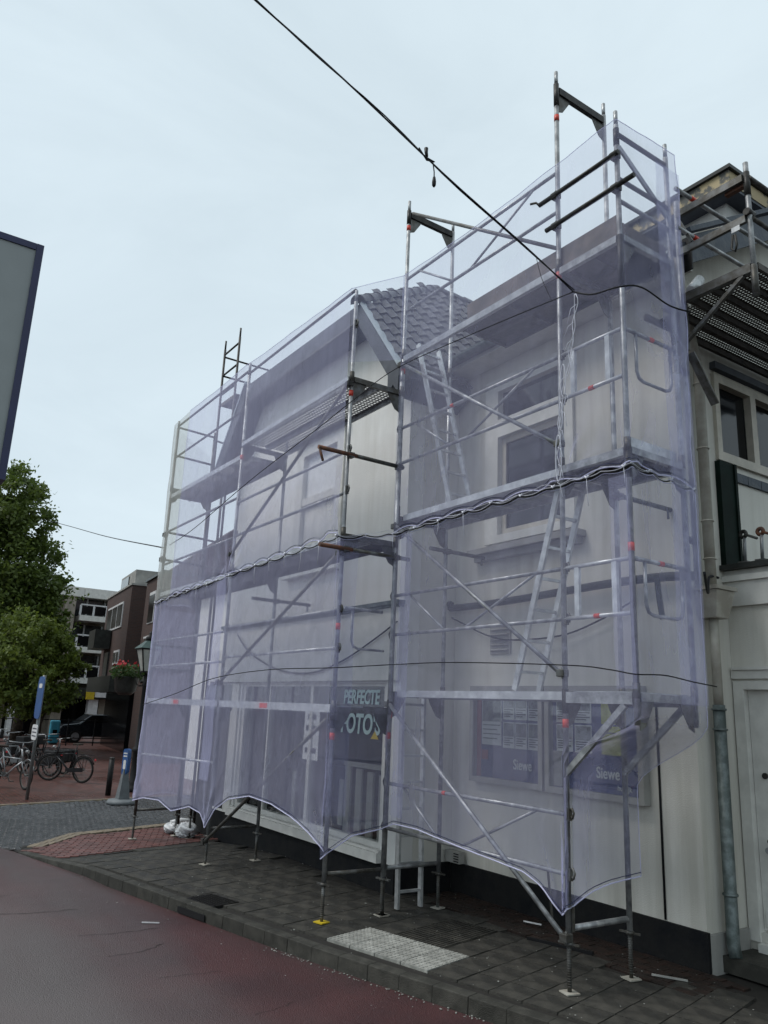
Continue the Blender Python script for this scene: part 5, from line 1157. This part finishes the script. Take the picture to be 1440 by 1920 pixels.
# ================================================================== NEAR THINGS ON THE STREET
# big sign panel at the left edge of the view
sg = thing('advert_sign', 'large grey sign panel with navy frame at the left edge', 'sign')
xs_ = 0.6
tr_, br_ = AX(77, 470, 0, xs_), AX(8, 905, 0, xs_); tr_.y = (tr_.y + br_.y) / 2; yr = tr_.y; zt_, zb0 = tr_.z, br_.z
MB().box((xs_ - .06, yr - 1.35, zb0 + .03), (xs_ + .05, yr - .03, zt_ - .03)).build('panel', 'signgrey', sg)
for (a, c) in (((xs_ - .07, yr - .035, zb0), (xs_ + .06, yr, zt_)), ((xs_ - .07, yr - 1.39, zb0), (xs_ + .06, yr - 1.352, zt_))): MB().box(a, c).build('frame_side', 'navy', sg)
for z in (zb0, zt_ - .035): MB().box((xs_ - .068, yr - 1.351, z), (xs_ + .058, yr - .036, z + .035)).build('frame_rail', 'navy', sg)
for y in (yr - .45, yr - 1.0): MB().tube([(xs_ - .02, y, zg(xs_)), (xs_ - .02, y, zb0 - .001)], .045, 12).build('post', 'steelpost', sg)
# plastic bags
def bag(px, py, r, label):
    p = GR(px, py); o = MB(); n1_, n2_ = 30, 18
    for j in range(n2_ + 1):
        ph = math.pi * j / n2_
        for i in range(n1_):
            t = 2 * math.pi * i / n1_; k = r * (1 + .55 * noise1((i if i < 15 else 30 - i) * .55 + j * .8, px) + .30 * noise1(j * 1.3 + (i if i < 15 else 30 - i) * 1.1, 4))
            o.v.append((p.x + k * 1.25 * math.sin(ph) * math.cos(t), p.y + k * 1.1 * math.sin(ph) * math.sin(t), p.z + r * .72 + k * .72 * math.cos(ph)))
    for j in range(n2_):
        for i in range(n1_): o.f.append((j * n1_ + i, (j + 1) * n1_ + i, (j + 1) * n1_ + (i + 1) % n1_, j * n1_ + (i + 1) % n1_)); o.sm.append(True)
    b_ = o.build('plastic_bag', 'bag'); tag(b_, label, 'bag', 'plastic bags under the scaffold'); return b_
bag(349, 1570, .16, 'crumpled white plastic bag lying rightmost under the scaffold end'); bag(320, 1562, .11, 'small torn white plastic bag leftmost under the scaffold end')
bg = GR(338, 1546); o = MB().tube([bg + V((0, -.2, .05)), bg + V((0, 0, .06)), bg + V((0, .22, .05))], [.03, .06, .04], 8).build('plastic_bag', 'bag'); tag(o, 'long white plastic roll lying behind the two bags', 'bag', 'plastic bags under the scaffold')
# loose sticks, timber and crumbs
def stick(a, c, r, m, label, nm='stick', up=.0):
    o = MB().bar(a, c, r, r).build(nm, m); tag(o, label, 'debris')
stick((-1.42, 1.30, .02), (-1.62, 1.44, .52), .022, 'kerb', 'grey stick leaning against the black plinth')
stick((-1.25, .78, .012), (-.62, .98, .012), .03, 'black', 'black strip lying on the bricks near the plinth')
p, q = GR(982, 1734), GR(1015, 1741); stick((p.x, p.y, .035), (q.x, q.y, .035), .012, 'white', 'white cable offcut on the black strip')
p, q = GR(1222, 1830), GR(1290, 1842); stick((p.x, p.y, .012), (q.x, q.y, .012), .014, 'concrete', 'thin pale lath lying on the pavement near the corner')
p, q = GR(268, 1708), GR(301, 1709); stick((p.x, p.y, zroad(p.x) + .01), (q.x, q.y, zroad(q.x) + .01), .010, 'white', 'white stick lying on the red road')
m = MB(); random.seed(21)
for i in range(360):
    x = random.uniform(-7, 1.6); y = random.uniform(kerb_y(x) - .5, 1.4)
    if x < -3.3 and y > .6: continue
    z = (zg(x) if y > kerb_y(x) + .02 else zroad(x)) + .004; s_ = random.uniform(.002, .007) * (1.6 if random.random() < .06 else 1); a = random.random() * 6.28
    pts = [(x + s_ * math.cos(a + k * 1.57) * random.uniform(.6, 1.3), y + s_ * math.sin(a + k * 1.57), z) for k in range(4)]; m.prism(pts, (0, 0, s_ * .6))
for i in range(150):
    x = random.uniform(-2.4, 1.0); y = kerb_y(x) - random.uniform(.0, .07); s_ = random.uniform(.003, .009); z = zroad(x) + .003; a = random.random() * 6
    m.prism([(x + s_ * math.cos(a + k * 1.57), y + s_ * math.sin(a + k * 1.57), z) for k in range(4)], (0, 0, s_ * .7))
tag(m.build('plaster_crumbs', 'tact'), 'pale plaster crumbs scattered over pavement and gutter', 'debris', kind='stuff')
# clamps left on the annex roof
def roof_clamp(x, label, rusty):
    o = thing('scaffold_clamp', label, 'clamp', 'scaffold clamps on the annex roof', loc=(x, 2.16, 3.612))
    MB().box((-.05, -.05, 0), (.05, .05, .03)).build('foot', 'galvd', o); MB().tube([(0, 0, .03), (.01, 0, .28)], .017, 8).build('stem', 'galv', o)
    MB().torus((.0, 0, .31), .030, .020, (0, 1, 0), 14, 8).build('jaw', 'rust' if rusty else 'blacksteel', o); MB().tube([(.03, -.02, .30), (.16, -.03, .24)], .014, 6).build('bolt', 'rust' if rusty else 'galvd', o)
roof_clamp(.40, 'black jawed scaffold clamp standing nearest the downpipe on the annex roof', False); roof_clamp(.58, 'rusty scaffold clamp standing second from the downpipe on the annex roof', True); roof_clamp(.86, 'rusty scaffold clamp at the right frame edge on the annex roof', True)
# ================================================================== LEFT DISTANCE
PZ = -.195
def colz(px, py, x, y):  # height of pixel row on a vertical line
    d = ray(px, py); t = ((x - CAM.x) ** 2 + (y - CAM.y) ** 2) ** .5 / (d.x ** 2 + d.y ** 2) ** .5; return CAM.z + d.z * t
# parking sign on a grey post
p = GR(50, 1500); sp_ = thing('parking_sign', 'blue round-topped parking sign with white plate on a grey post', 'sign', loc=(p.x, p.y, PZ))
MB().tube([(0, 0, 0), (0, 0, 2.72)], .038, 12).build('post', 'steelpost', sp_)
rz = Matrix.Rotation(math.radians(1), 3, 'Z')
def face_plate(w_, h_, zc, m, par, off=.05, th=.012, rot=rz, rnd=None):
    o = MB(); pts = []
    n = 16
    for k in range(n):
        a = 2 * math.pi * k / n; sx_ = math.copysign(abs(math.cos(a)) ** .4, math.cos(a)); sz_ = math.copysign(abs(math.sin(a)) ** .4, math.sin(a))
        pts.append(rot @ V((sx_ * w_ / 2, -off, 0)) + V((0, 0, zc + sz_ * h_ / 2)))
    o.prism(pts, rot @ V((0, th, 0))); return o.build('plate', m, par)
face_plate(.60, .95, 2.22, 'signblue', sp_); face_plate(.52, .34, 1.45, 'white', sp_)
for i in range(3): o = face_plate(.40, .03, 1.53 - i * .08, 'ink', sp_, .053, .002); o.name = 'text_line'
q = face_plate(.30, .10, 2.48, 'white', sp_, .054, .002); q.name = 'mark'
# black bollard
p = GR(202, 1492); o = thing('bollard', 'slim black bollard at the plaza kerb', 'bollard', loc=(p.x, p.y, PZ)); MB().tube([(0, 0, 0), (0, 0, .84)], .065, 14).build('post', 'black', o); MB().lathe((0, 0, .841), [(.067, 0), (.067, .02), (.05, .04)], 14).build('cap', 'blacksteel', o)
# portable blue sign on a grey foot
p = GR(228, 1508); o = thing('portable_sign', 'portable blue road sign on a grey moulded foot', 'sign', loc=(p.x, p.y, PZ))
MB().lathe((0, 0, .0), [(.33, 0), (.34, .05), (.30, .10), (.10, .12)], 20).build('foot', 'basegrey', o)
MB().hexa([(-.14, -.12, .12), (.14, -.12, .12), (.14, .12, .12), (-.14, .12, .12), (-.055, -.05, .74), (.055, -.05, .74), (.055, .05, .74), (-.055, .05, .74)]).build('stem', 'basegrey', o)
rot2 = Matrix.Rotation(math.radians(25), 3, 'Z'); face_plate(.17, .56, .90, 'signblue', o, .05, .09, rot2); q = face_plate(.08, .20, .84, 'white', o, .054, .003, rot2); q.name = 'mark'
for i in range(2): q = face_plate(.12, .03, 1.08 - i * .06, 'white', o, .054, .003, rot2); q.name = 'text_line'
# ornate street lamp
p = GR(249, 1485); lp = thing('street_lamp', 'black ornate street lamp post with glass lantern beside the netting', 'street lamp', loc=(p.x, p.y, PZ))
MB().lathe((0, 0, 0), [(.20, 0), (.20, .10), (.15, .14), (.16, .20), (.12, .26), (.11, .95), (.14, 1.0), (.12, 1.06), (.075, 1.12), (.06, 2.6), (.08, 2.65), (.05, 2.72), (.045, 2.95)], 14).build('post', 'black', lp)
MB().bar((-.32, 0, 2.72), (.32, 0, 2.72), .035, .035).build('ladder_bar', 'black', lp)
for s in (-1, 1): MB().tube([(0, 0, 2.9), (0, s * .12, 2.86), (0, s * .16, 2.95), (0, s * .10, 3.02)], .018, 6).build('scroll', 'black', lp)
z0 = 2.98
def ring4(r, z): return [(r, r, z), (-r, r, z), (-r, -r, z), (r, -r, z)]
bt, tp = ring4(.12, z0), ring4(.25, z0 + .58)
for k in range(4):
    a, b_, c, d = bt[k], bt[(k + 1) % 4], tp[(k + 1) % 4], tp[k]; MB().face([a, b_, c, d]).build('pane', 'lampglass', lp); MB().bar(a, d, .028, .028).build('corner_bar', 'black', lp)
    MB().bar(a, b_, .03, .03).build('frame_bar', 'black', lp); MB().bar(d, c, .035, .035).build('frame_bar', 'black', lp)
m = MB(); e, f = ring4(.30, z0 + .60), ring4(.10, z0 + .80)
for k in range(4): m.face([e[k], e[(k + 1) % 4], f[(k + 1) % 4], f[k]])
m.face(f); m.face(list(reversed(e))); m.build('lantern_roof', 'lampgreen', lp); MB().lathe((0, 0, z0 + .80), [(.10, 0), (.11, .10), (.05, .14), (.05, .2), (.01, .26)], 10).build('finial', 'black', lp)
# flower basket hung on a bracket beside the lamp
fp = AX(235, 1292, 0, p.x - .6); fb = thing('flower_basket', 'dark planter with red geraniums and green leaves beside the street lamp', 'flower basket', loc=(fp.x, fp.y, fp.z))
MB().lathe((0, 0, -.15), [(.16, 0), (.27, .10), (.33, .45), (.35, .47)], 16).build('pot', 'panel', fb)
MB().bar((0, .34, .1), (p.x - fp.x, p.y - fp.y - .06, .1), .03, .03).build('bracket', 'black', fb)
def scatter(name, m, par, n, c, rad, size, seed, flat=1.0):
    rnd = random.Random(seed); o = MB(); c = V(c)
    for i in range(n):
        while True:
            d = V((rnd.uniform(-1, 1), rnd.uniform(-1, 1), rnd.uniform(-1, 1)))
            if d.length < 1: break
        q = c + V((d.x * rad[0], d.y * rad[1], d.z * rad[2])); a = V((rnd.gauss(0, 1), rnd.gauss(0, 1), rnd.gauss(0, 1))).normalized(); b_ = a.orthogonal().normalized(); s_ = size * rnd.uniform(.6, 1.3)
        b2 = a.cross(b_); o.face([q - b_ * s_, q + b2 * s_ * .6, q + b_ * s_, q - b2 * s_ * .6])
    return o.build(name, m, par)
scatter('foliage', 'leaf3', fb, 420, (0, 0, .42), (.46, .46, .24), .06, 3); scatter('flower_heads', 'red', fb, 60, (0, -.05, .58), (.42, .42, .18), .05, 5)
# bicycles
def bike(name_label, px, py, heading, col, seed=0, scale=1.0, front_turn=0.0):
    """rear wheel contact at the pixel; heading = direction of travel in degrees"""
    p = GR(px, py); o = thing('bicycle', name_label, 'bicycle', 'bicycles parked on the plaza', loc=(p.x, p.y, PZ), rz=math.radians(heading)); r = .345
    rw, fw = V((0, 0, r)), V((1.10, 0, r)); bb = V((.46, 0, .29)); st = V((.28, 0, .92)); hd = V((.86, 0, .95)); hl = V((.93, 0, .66))
    ft = Matrix.Rotation(math.radians(front_turn), 3, 'Z')
    for c, ax, nm in ((rw, V((0, 1, 0)), 'rear_wheel'), (fw, ft @ V((0, 1, 0)), 'front_wheel')):
        w_ = MB().torus(c, r - .02, .022, ax, 26, 6).build(nm, 'rubber', o)
        MB().torus(c, r - .055, .012, ax, 26, 4).build('rim', 'galvd', w_)
        s_ = MB(); u = ax.orthogonal().normalized(); v_ = ax.cross(u)
        for k in range(14):
            a = 2 * math.pi * k / 14; d = u * math.cos(a) + v_ * math.sin(a); s_.tube([c + ax * (.03 if k % 2 else -.03), c + d * (r - .06)], .003, 3, False)
        tag(s_.build('spokes', 'bikesilver', w_), kind='stuff'); MB().tube([c - ax * .05, c + ax * .05], .03, 8).build('hub', 'galvd', w_)
        g = MB(); pts = [c + (u * math.cos(a) + v_ * math.sin(a)) * (r + .02) for a in [0]]
        arc = []; 
        for k in range(10):
            a = math.radians(20 + k * 15); base = V((math.cos(a), 0, math.sin(a)));
            if nm == 'front_wheel': base = ft @ base
            arc.append(c + base * (r + .025))
        MB().tube(arc, .016, 6).build('mudguard', col, o)
    fr = MB(); fr.tube([bb, st], .017, 8); fr.tube([hl, V((.70, 0, .50)), bb], .024, 8); fr.tube([hd, hl], .02, 8); fr.tube([st + (bb - st) * .28, hl + V((-.02, 0, .05))], .017, 8)
    for s in (-1, 1): fr.tube([bb + V((0, s * .03, 0)), rw + V((0, s * .06, 0))], .011, 6); fr.tube([st + (bb - st) * .25, rw + V((0, s * .06, 0))], .010, 6)
    fr.build('frame', col, o)
    fk = MB()
    for s in (-1, 1): fk.tube([hl, hl + V((.04, s * .05, -.06)), fw + (ft @ V((0, s * .05, 0)))], .012, 6)
    fk.build('fork', col, o)
    hb = MB(); hb.tube([hd, hd + V((.02, 0, .16))], .014, 8); top = hd + V((.02, 0, .16))
    hb.tube([top + (ft @ V((-.28, -.31, .04))), top + (ft @ V((-.10, -.29, .02))), top + (ft @ V((.04, -.10, 0))), top + (ft @ V((.04, .10, 0))), top + (ft @ V((-.10, .29, .02))), top + (ft @ V((-.28, .31, .04)))], .012, 8); hb.build('handlebar', 'bikesilver', o)
    for s in (-1, 1): MB().tube([top + (ft @ V((-.28, s * .31, .04))), top + (ft @ V((-.17, s * .30, .03)))], .018, 8).build('grip', 'rubber', o)
    sd_ = MB(); sd_.prism([st + V(q) for q in ((-.13, -.10, .06), (.0, -.07, .06), (.15, -.02, .05), (.15, .02, .05), (0, .07, .06), (-.13, .10, .06))], (0, 0, .05)); sd_.build('saddle', 'saddle', o, bevel=.02)
    MB().tube([st, st + V((0, 0, .07))], .013, 6).build('seat_post', 'bikesilver', o)
    rk = MB(); rk.bar((-.28, -.05, .74), (.20, -.05, .74), .014, .012); rk.bar((-.28, .05, .74), (.20, .05, .74), .014, .012)
    for s in (-1, 1): rk.tube([(-.05, s * .06, .74), (0, s * .07, r)], .007, 5)
    rk.build('rack', 'bikeblack', o)
    MB().torus(bb, .075, .008, (0, 1, 0), 18, 4).build('chainring', 'galvd', o); MB().bar(V((.52, .06, .31)), V((-.03, .06, .35)), .03, .11, up=(0, 0, 1)).build('chain_case', col, o)
    ck = MB(); ck.bar(bb + V((0, .07, 0)), bb + V((.10, .07, -.13)), .02, .02); ck.bar(bb + V((0, -.07, 0)), bb + V((-.10, -.07, .13)), .02, .02); ck.bar(bb + V((.10, .07, -.13)), bb + V((.10, .17, -.13)), .07, .02); ck.bar(bb + V((-.10, -.07, .13)), bb + V((-.10, -.17, .13)), .07, .02); ck.build('cranks', 'galvd', o)
    MB().tube([(.34, -.06, .28), (.22, -.20, .01)], .011, 6).build('kickstand', 'bikeblack', o)
    MB().tube([(-.36, 0, .62), (-.38, 0, .62)], .03, 8).build('rear_light', 'red', o); MB().tube([(1.0, 0, .90), (1.07, 0, .90)], .04, 8).build('front_light', 'galv', o)
    if seed:
        for s in (-1, 1): MB().box((-.30, s * .07, .36), (.14, s * .20, .72)).build('pannier_bag', 'black', o, bevel=.03)
        MB().box((.98, -.20, .80), (1.32, .20, 1.06)).build('front_crate', 'black', o, bevel=.02)
    o.scale = (scale,) * 3; return o
bike('black upright bicycle standing rightmost with its rear wheel towards the bollard', 152, 1469, 218, 'bikeblack', seed=0, front_turn=20)
bike('silver framed bicycle standing behind the parking sign post', -22, 1476, 38, 'bikesilver', front_turn=-25)
bike('black bicycle second from the right, behind the silver one', 92, 1456, 212, 'bikeblack', seed=1, front_turn=-15)
bike('grey bicycle leaning in the middle of the row at the left edge', 40, 1449, 205, 'basegrey', front_turn=15)
bike('dark bicycle farthest back in the row at the left edge', 18, 1436, 200, 'bikeblack', seed=1, front_turn=-20)
bike('dark green bicycle at the left edge behind the silver one', -10, 1450, 210, 'green', front_turn=10)
bike('black bicycle with bags, third from the right behind the rightmost one', 118, 1452, 214, 'bikeblack', seed=1, front_turn=-30)
bike('black bicycle with front crate at the far left of the row', -40, 1452, 202, 'bikeblack', seed=1, front_turn=12)
# cyan advertising pillar, fence and parked car at the back of the plaza
XB = -37.0
a, c = AX(90, 1385, 0, XB), AX(112, 1350, 0, XB); o = thing('advert_pillar', 'cyan advertising pillar with dark screen at the back of the plaza', 'advert pillar', loc=(XB, 0, PZ))
h_ = colz(101, 1350, XB, a.y) - PZ
MB().box((-.12, a.y, .05), (.12, c.y + .05, h_)).build('housing', 'cyan', o, bevel=.08); MB().box((.121, a.y + .14, .45), (.13, c.y - .08, h_ - .45)).build('screen', 'blackglass', o); MB().box((-.15, a.y + .05, 0), (.15, c.y, .049)).build('foot', 'panel', o)
XF = -36.0; y0_, y1_ = AX(0, 1360, 0, XF).y - 2, AX(262, 1370, 0, XF).y + 1
o = thing('railing', 'black low metal railing across the back of the plaza', 'railing', loc=(XF, 0, PZ)); yy = y0_
while yy < y1_: MB().bar((0, yy, 0), (0, yy, 1.25), .05, .05, up=(1, 0, 0)).build('railing_post', 'black', o); yy += 1.25
for z in (.35, 1.18): MB().bar((0, y0_, z), (0, y1_, z), .04, .04).build('rail', 'black', o)
cy_ = AX(128, 1375, 0, -39).y; o = thing('parked_car', 'dark estate car parked behind the railing', 'car', loc=(-39.3, cy_, PZ), rz=math.radians(90))
prof = [(-.55, .30), (-.6, .62), (-.45, .88), (.35, .97), (.95, 1.42), (2.6, 1.46), (3.35, 1.05), (3.5, .80), (3.45, .32)]
MB().prism([(x, -.82, z) for x, z in prof], (0, 1.64, 0)).build('body', 'carpaint', o, bevel=.07)
MB().prism([(.55, -.835, 1.0), (.98, -.835, 1.36), (2.5, -.835, 1.40), (3.0, -.835, 1.06)], (0, .012, 0)).build('side_window', 'blackglass', o); MB().prism([(.55, .823, 1.0), (.98, .823, 1.36), (2.5, .823, 1.40), (3.0, .823, 1.06)], (0, .012, 0)).build('side_window', 'blackglass', o)
for x in (.22, 2.75):
    for s in (-1, 1): w_ = MB().tube([(x, s * .68, .32), (x, s * .86, .32)], .32, 18).build('wheel', 'rubber', o); MB().tube([(x, s * .861, .32), (x, s * .87, .32)], .2, 14).build('rim', 'bikesilver', w_)
for s in (-1, 1): MB().box((-.62, s * .62 - .14, .62), (-.52, s * .62 + .14, .74)).build('headlight', 'lampglass', o)
MB().box((-.63, -.26, .42), (-.60, .26, .52)).build('number_plate', 'yellow', o)
# ================================================================== BUILDINGS FAR LEFT
XA = -46.0
ap_ = thing('apartment_building', 'grey brick apartment block with white balconies behind the trees', 'building')
def YZ(px, py): q = AX(px, py, 0, XA); return q.y, q.z
yl, yr_ = -14.0, YZ(240, 1110)[0]; zt_ = YZ(150, 1100)[1]; zf = YZ(150, 1118)[1]
MB().box((XA - 8, yl, PZ), (XA - 1.2, yr_, zf)).build('wall', 'tan', ap_)
npan = 9
for i in range(npan): MB().box((XA - 8, yl + (yr_ - yl) * i / npan + .01, zf + .002), (XA - .2, yl + (yr_ - yl) * (i + 1) / npan - .01, zt_)).build('roof_panel', 'trim', ap_)
yb0, yb1 = YZ(142, 1200)[0], YZ(192, 1200)[0]
rows = [(1136, 1154, 1118), (1193, 1213, 1170), (1250, 1271, 1228)]
for (r0_, r1_, w0) in rows:
    zr1, zr0 = YZ(165, r0_)[1], YZ(165, r1_)[1]; zw = YZ(165, w0)[1]
    MB().box((XA - 1.15, yb0 - .5, zr0), (XA - 1.1, yb1 + .3, zw)).build('window', 'glassl', ap_)
    bl = MB().box((XA - 1.1, yb0, zr0 - .35), (XA + .2, yb1, zr0 - .02)).build('balcony_slab', 'trim', ap_)
    for k in range(3): y = yb0 + (yb1 - yb0) * k / 2; MB().box((XA + .12, y - .06, zr0 - .019), (XA + .2, y + .06, zr1)).build('balcony_post', 'white', bl)
    for k in range(2): MB().box((XA + .13, yb0 + (yb1 - yb0) * k / 2 + .07, zr0 + .05), (XA + .17, yb0 + (yb1 - yb0) * (k + 1) / 2 - .07, zr1 - .05)).build('balcony_panel', 'blackglass', bl)
    MB().box((XA + .1, yb0, zr1 + .002), (XA + .21, yb1, zr1 + .08)).build('handrail', 'white', bl)
    for y in (yb0 + .6, yb0 + 1.7): MB().box((XA - 1.099, y, zr0), (XA - 1.05, y + .1, zw)).build('mullion', 'white', ap_)
MB().box((XA - 1.19, yb1 + .25, PZ), (XA + .1, yb1 + .75, zf - .01)).build('pier', 'tan', ap_); MB().box((XA - 1.19, yb0 - .9, PZ), (XA + .1, yb0 - .3, zf - .01)).build('pier', 'tan', ap_)
zs_ = YZ(160, 1310)[1]; zc_ = YZ(160, 1290)[1]
MB().box((XA - 1.1, yl, zs_), (XA + .9, yr_, zc_)).build('canopy', 'panel', ap_)
MB().box((XA - 1.19, yl, PZ), (XA - 1.0, yr_, zs_ - .01)).build('shop_front', 'blackglass', ap_)
for (px) in (20, 166): y = YZ(px, 1340)[0]; MB().box((XA + .2, y - .28, PZ), (XA + .75, y + .28, zs_ - .01)).build('column', 'white', ap_)
for i in range(7): y = yl + 4 + i * 3.1; MB().box((XA - .99, y, PZ), (XA - .9, y + .9, zs_ - .3)).build('shop_pier', 'tan', ap_)
ya, yb_ = YZ(154, 1300)[0], YZ(178, 1300)[0]; sgn = MB().box((XA + .91, ya, YZ(160, 1311)[1]), (XA + 1.1, ya + .45, YZ(160, 1293)[1])).build('shop_sign', 'yellow', ap_)
MB().box((XA + .91, ya + .5, YZ(170, 1307)[1]), (XA + 1.05, ya + 1.4, YZ(170, 1301)[1] + .12)).build('sign_letters', 'white', sgn)
# brick building turned a little, with a dormer
dv = ray(-85, 1291); dv.z = 0; dv.normalize(); bd = -dv                       # direction along its front, towards the viewer
bq = thing('brick_building', 'dark brick building with white window frames and grey dormer beside the apartment block', 'building')
XE = -31.0; cn = AX(241, 1160, 0, XE); c0 = V((XE, cn.y, PZ)); nb = V((-bd.y, bd.x, 0)); nb = nb if nb.y > 0 else -nb
def BP(s, d, z): q = c0 - bd * s + nb * d; return V((q.x, q.y, z))
htop = colz(252, 1097, c0.x, c0.y)
def bbox(s0, s1, d0, d1, z0, z1, nm, m, par): o = MB(); o.hexa([BP(s1, d0, z0), BP(s0, d0, z0), BP(s0, d1, z0), BP(s1, d1, z0), BP(s1, d0, z1), BP(s0, d0, z1), BP(s0, d1, z1), BP(s1, d1, z1)]); return o.build(nm, m, par)
bbox(0, 6.6, 0, 7, PZ + 2.9, htop, 'wall', 'brick1', bq); bbox(-.05, 6.65, -.05, 7, htop + .002, htop + .09, 'coping', 'concrete', bq)
bbox(.3, 6.6, .5, 7, PZ, PZ + 2.89, 'shop_front', 'blackglass', bq); bbox(-.1, 6.6, -.5, .4, PZ + 2.55, PZ + 3.25, 'canopy', 'panel', bq)
def zz(py): return colz(225, py, BP(3, 0, 0).x, BP(3, 0, 0).y)
for (s0, s1, pt, pb_) in ((1.6, 5.8, 1133, 1180), (1.2, 2.6, 1222, 1248)):
    z1_, z0_ = zz(pt), zz(pb_); wn = bbox(s0, s1, -.04, .02, z0_, z1_, 'window', 'white', bq); nbay = 3 if s1 - s0 > 2 else 2
    for k in range(nbay): a = s0 + (s1 - s0) * k / nbay; bbox(a + .1, a + (s1 - s0) / nbay - .1, -.06, -.041, z0_ + .1, z1_ - .1, 'pane', 'glassl', wn)
bbox(3.9, 5.9, -.8, -.05, zz(1216), zz(1180), 'balcony', 'panel', bq); bbox(3.9, 4.9, -.08, -.001, zz(1300), zz(1222), 'window', 'glassl', bq)
bbox(.9, 4.6, .25, 4, htop + .092, colz(238, 1060, c0.x, c0.y), 'dormer', 'concrete', bq); bbox(2.4, 4.2, .20, .249, htop + .2, colz(238, 1066, c0.x, c0.y), 'dormer_window', 'glassl', bq)
o = MB(); o.prism([BP(-.6, 2.2, htop + .1), BP(-.6, 5.2, htop + 3.0), BP(-.6, 8, htop + .1)], (BP(9, 0, 0) - BP(-.6, 0, 0))); o.build('roof', 'brick2', bq)
# nearer brick wing at the right
b3 = thing('brick_building', 'narrow dark brick house front right behind the scaffold end', 'building')
XN = -27.5; cn2 = AX(300, 1160, 0, XN + 2.0); c0 = V((XN + 2.0, cn2.y, PZ)); h3 = colz(304, 1073, c0.x, c0.y)
bbox(0, 3.3, 0, 6, PZ, h3, 'wall', 'brick1', b3); bbox(-.05, 3.35, -.08, 6, h3 + .002, h3 + .10, 'gutter', 'panel', b3)
def z3(py): return colz(287, py, BP(1.5, 0, 0).x, BP(1.5, 0, 0).y)
wn = bbox(1.2, 2.3, -.03, .02, z3(1168), z3(1108), 'window', 'white', b3); bbox(1.28, 2.22, -.05, -.031, z3(1166), z3(1114), 'pane', 'blackglass', b3)
bbox(1.0, 2.4, -.03, .02, z3(1280), z3(1196), 'window', 'glassl', b3); bbox(.9, 2.5, -.06, .0, z3(1196), z3(1192), 'lintel', 'white', b3)
o = MB(); o.prism([BP(0, .2, h3 + .1), BP(0, 3.2, h3 + 2.6), BP(0, 6, h3 + .1)], (BP(3.3, 0, 0) - BP(0, 0, 0))); o.build('roof', 'brick2', b3)
# low dark buildings closing the view behind the net
o = thing('white_house', 'pale house beyond the side street seen through the end net', 'building')
MB().box((-19.5, 4.2, PZ), (-14.5, 9, 5.4)).build('wall', 'wallw', o); MB().box((-19.8, 3.9, 5.402), (-14.2, 9, 5.55)).build('eave', 'trim', o)
q = MB().box((-14.499, 5.2, 3.6), (-14.45, 6.0, 4.8)).build('window', 'trim', o); MB().box((-14.449, 5.28, 3.68), (-14.44, 5.92, 4.72)).build('pane', 'glassl', q); MB().box((-14.499, 5.2, .8), (-14.45, 6.4, 2.2)).build('window', 'glass', o)
# ================================================================== TREES
def tree(label, px, py_base, X, top_px, blobs, leafm, seed, nleaf=2600, lsize=.13):
    b0 = AX(px, py_base, 0, X); base = V((X, b0.y, PZ)); o = thing('broadleaf_tree', label, 'tree', 'trees at the back of the plaza', loc=(0, 0, 0))
    rnd = random.Random(seed); cs = [(AX(bx, by, 0, X + dx), r) for (bx, by, dx, r) in blobs]
    top = V((X, b0.y, max(c.z for c, r in cs) - 1.0)); mid = base.lerp(top, .45) + V((.1, .15, 0))
    tk = MB(); tk.tube([base, base + V((0, .03, 1.2)), mid, base.lerp(top, .75), top], [.26, .20, .16, .10, .03], 10); tk.build('trunk', 'bark', o)
    lb = MB()
    for c, r in cs: s_ = base.lerp(top, .35 + .3 * rnd.random()); lb.tube([s_, s_.lerp(c, .5) + V((0, 0, .25)), c], [.07, .045, .012], 6)
    tag(lb.build('limbs', 'bark', o), kind='stuff')
    cr = MB()
    for c, r in cs:
        ncl = int(22 * r); clumps = []
        for k in range(ncl):
            d = V((rnd.gauss(0, 1), rnd.gauss(0, 1), rnd.gauss(0, 1))).normalized() * r * rnd.uniform(.45, 1.06); d.z *= .85; clumps.append((c + d, r * rnd.uniform(.16, .34)))
        for k in range(int(nleaf * r / sum(r2 for _, r2 in cs))):
            cc, rr_ = rnd.choice(clumps); d = V((rnd.gauss(0, .55), rnd.gauss(0, .55), rnd.gauss(0, .42))) * rr_; q = cc + d
            a = (V((rnd.gauss(0, 1), rnd.gauss(0, 1), rnd.gauss(0, 1) + .6))).normalized(); u = a.orthogonal().normalized(); u = (Matrix.Rotation(rnd.random() * 6.28, 3, a) @ u); v_ = a.cross(u); s_ = lsize * rnd.uniform(.6, 1.3)
            cr.face([q - u * s_, q + v_ * s_ * .55 - u * .2 * s_, q + u * s_, q - v_ * s_ * .55 - u * .2 * s_])
    tag(cr.build('crown', leafm, o)); return o
tree('tall dark green tree at the left edge, crown reaching above the rooftops', 28, 1385, -33.0, None,
     [(22, 918, 0, 1.4), (0, 955, .6, 1.7), (42, 985, 0, 1.5), (62, 1050, 0, 1.5), (10, 1050, .8, 2.0), (76, 1110, .2, 1.2), (40, 1120, 0, 1.8), (-10, 1120, .5, 2.0), (84, 1160, 0, 1.0), (20, 1190, 0, 1.9), (70, 1190, .2, 1.5), (-30, 1010, 0, 2.0)], 'leaf1', 11, 36000, .105)
tree('lighter green smaller tree in front of the apartment block', 60, 1400, -29.0, None,
     [(50, 1190, 0, 1.3), (20, 1230, .3, 1.4), (82, 1232, 0, 1.2), (108, 1222, 0, .8), (60, 1270, .2, 1.4), (105, 1275, 0, 1.0), (15, 1290, .3, 1.2), (80, 1310, 0, .9), (-20, 1250, 0, 1.5), (128, 1255, 0, .7)], 'leaf2', 12, 19000, .085)
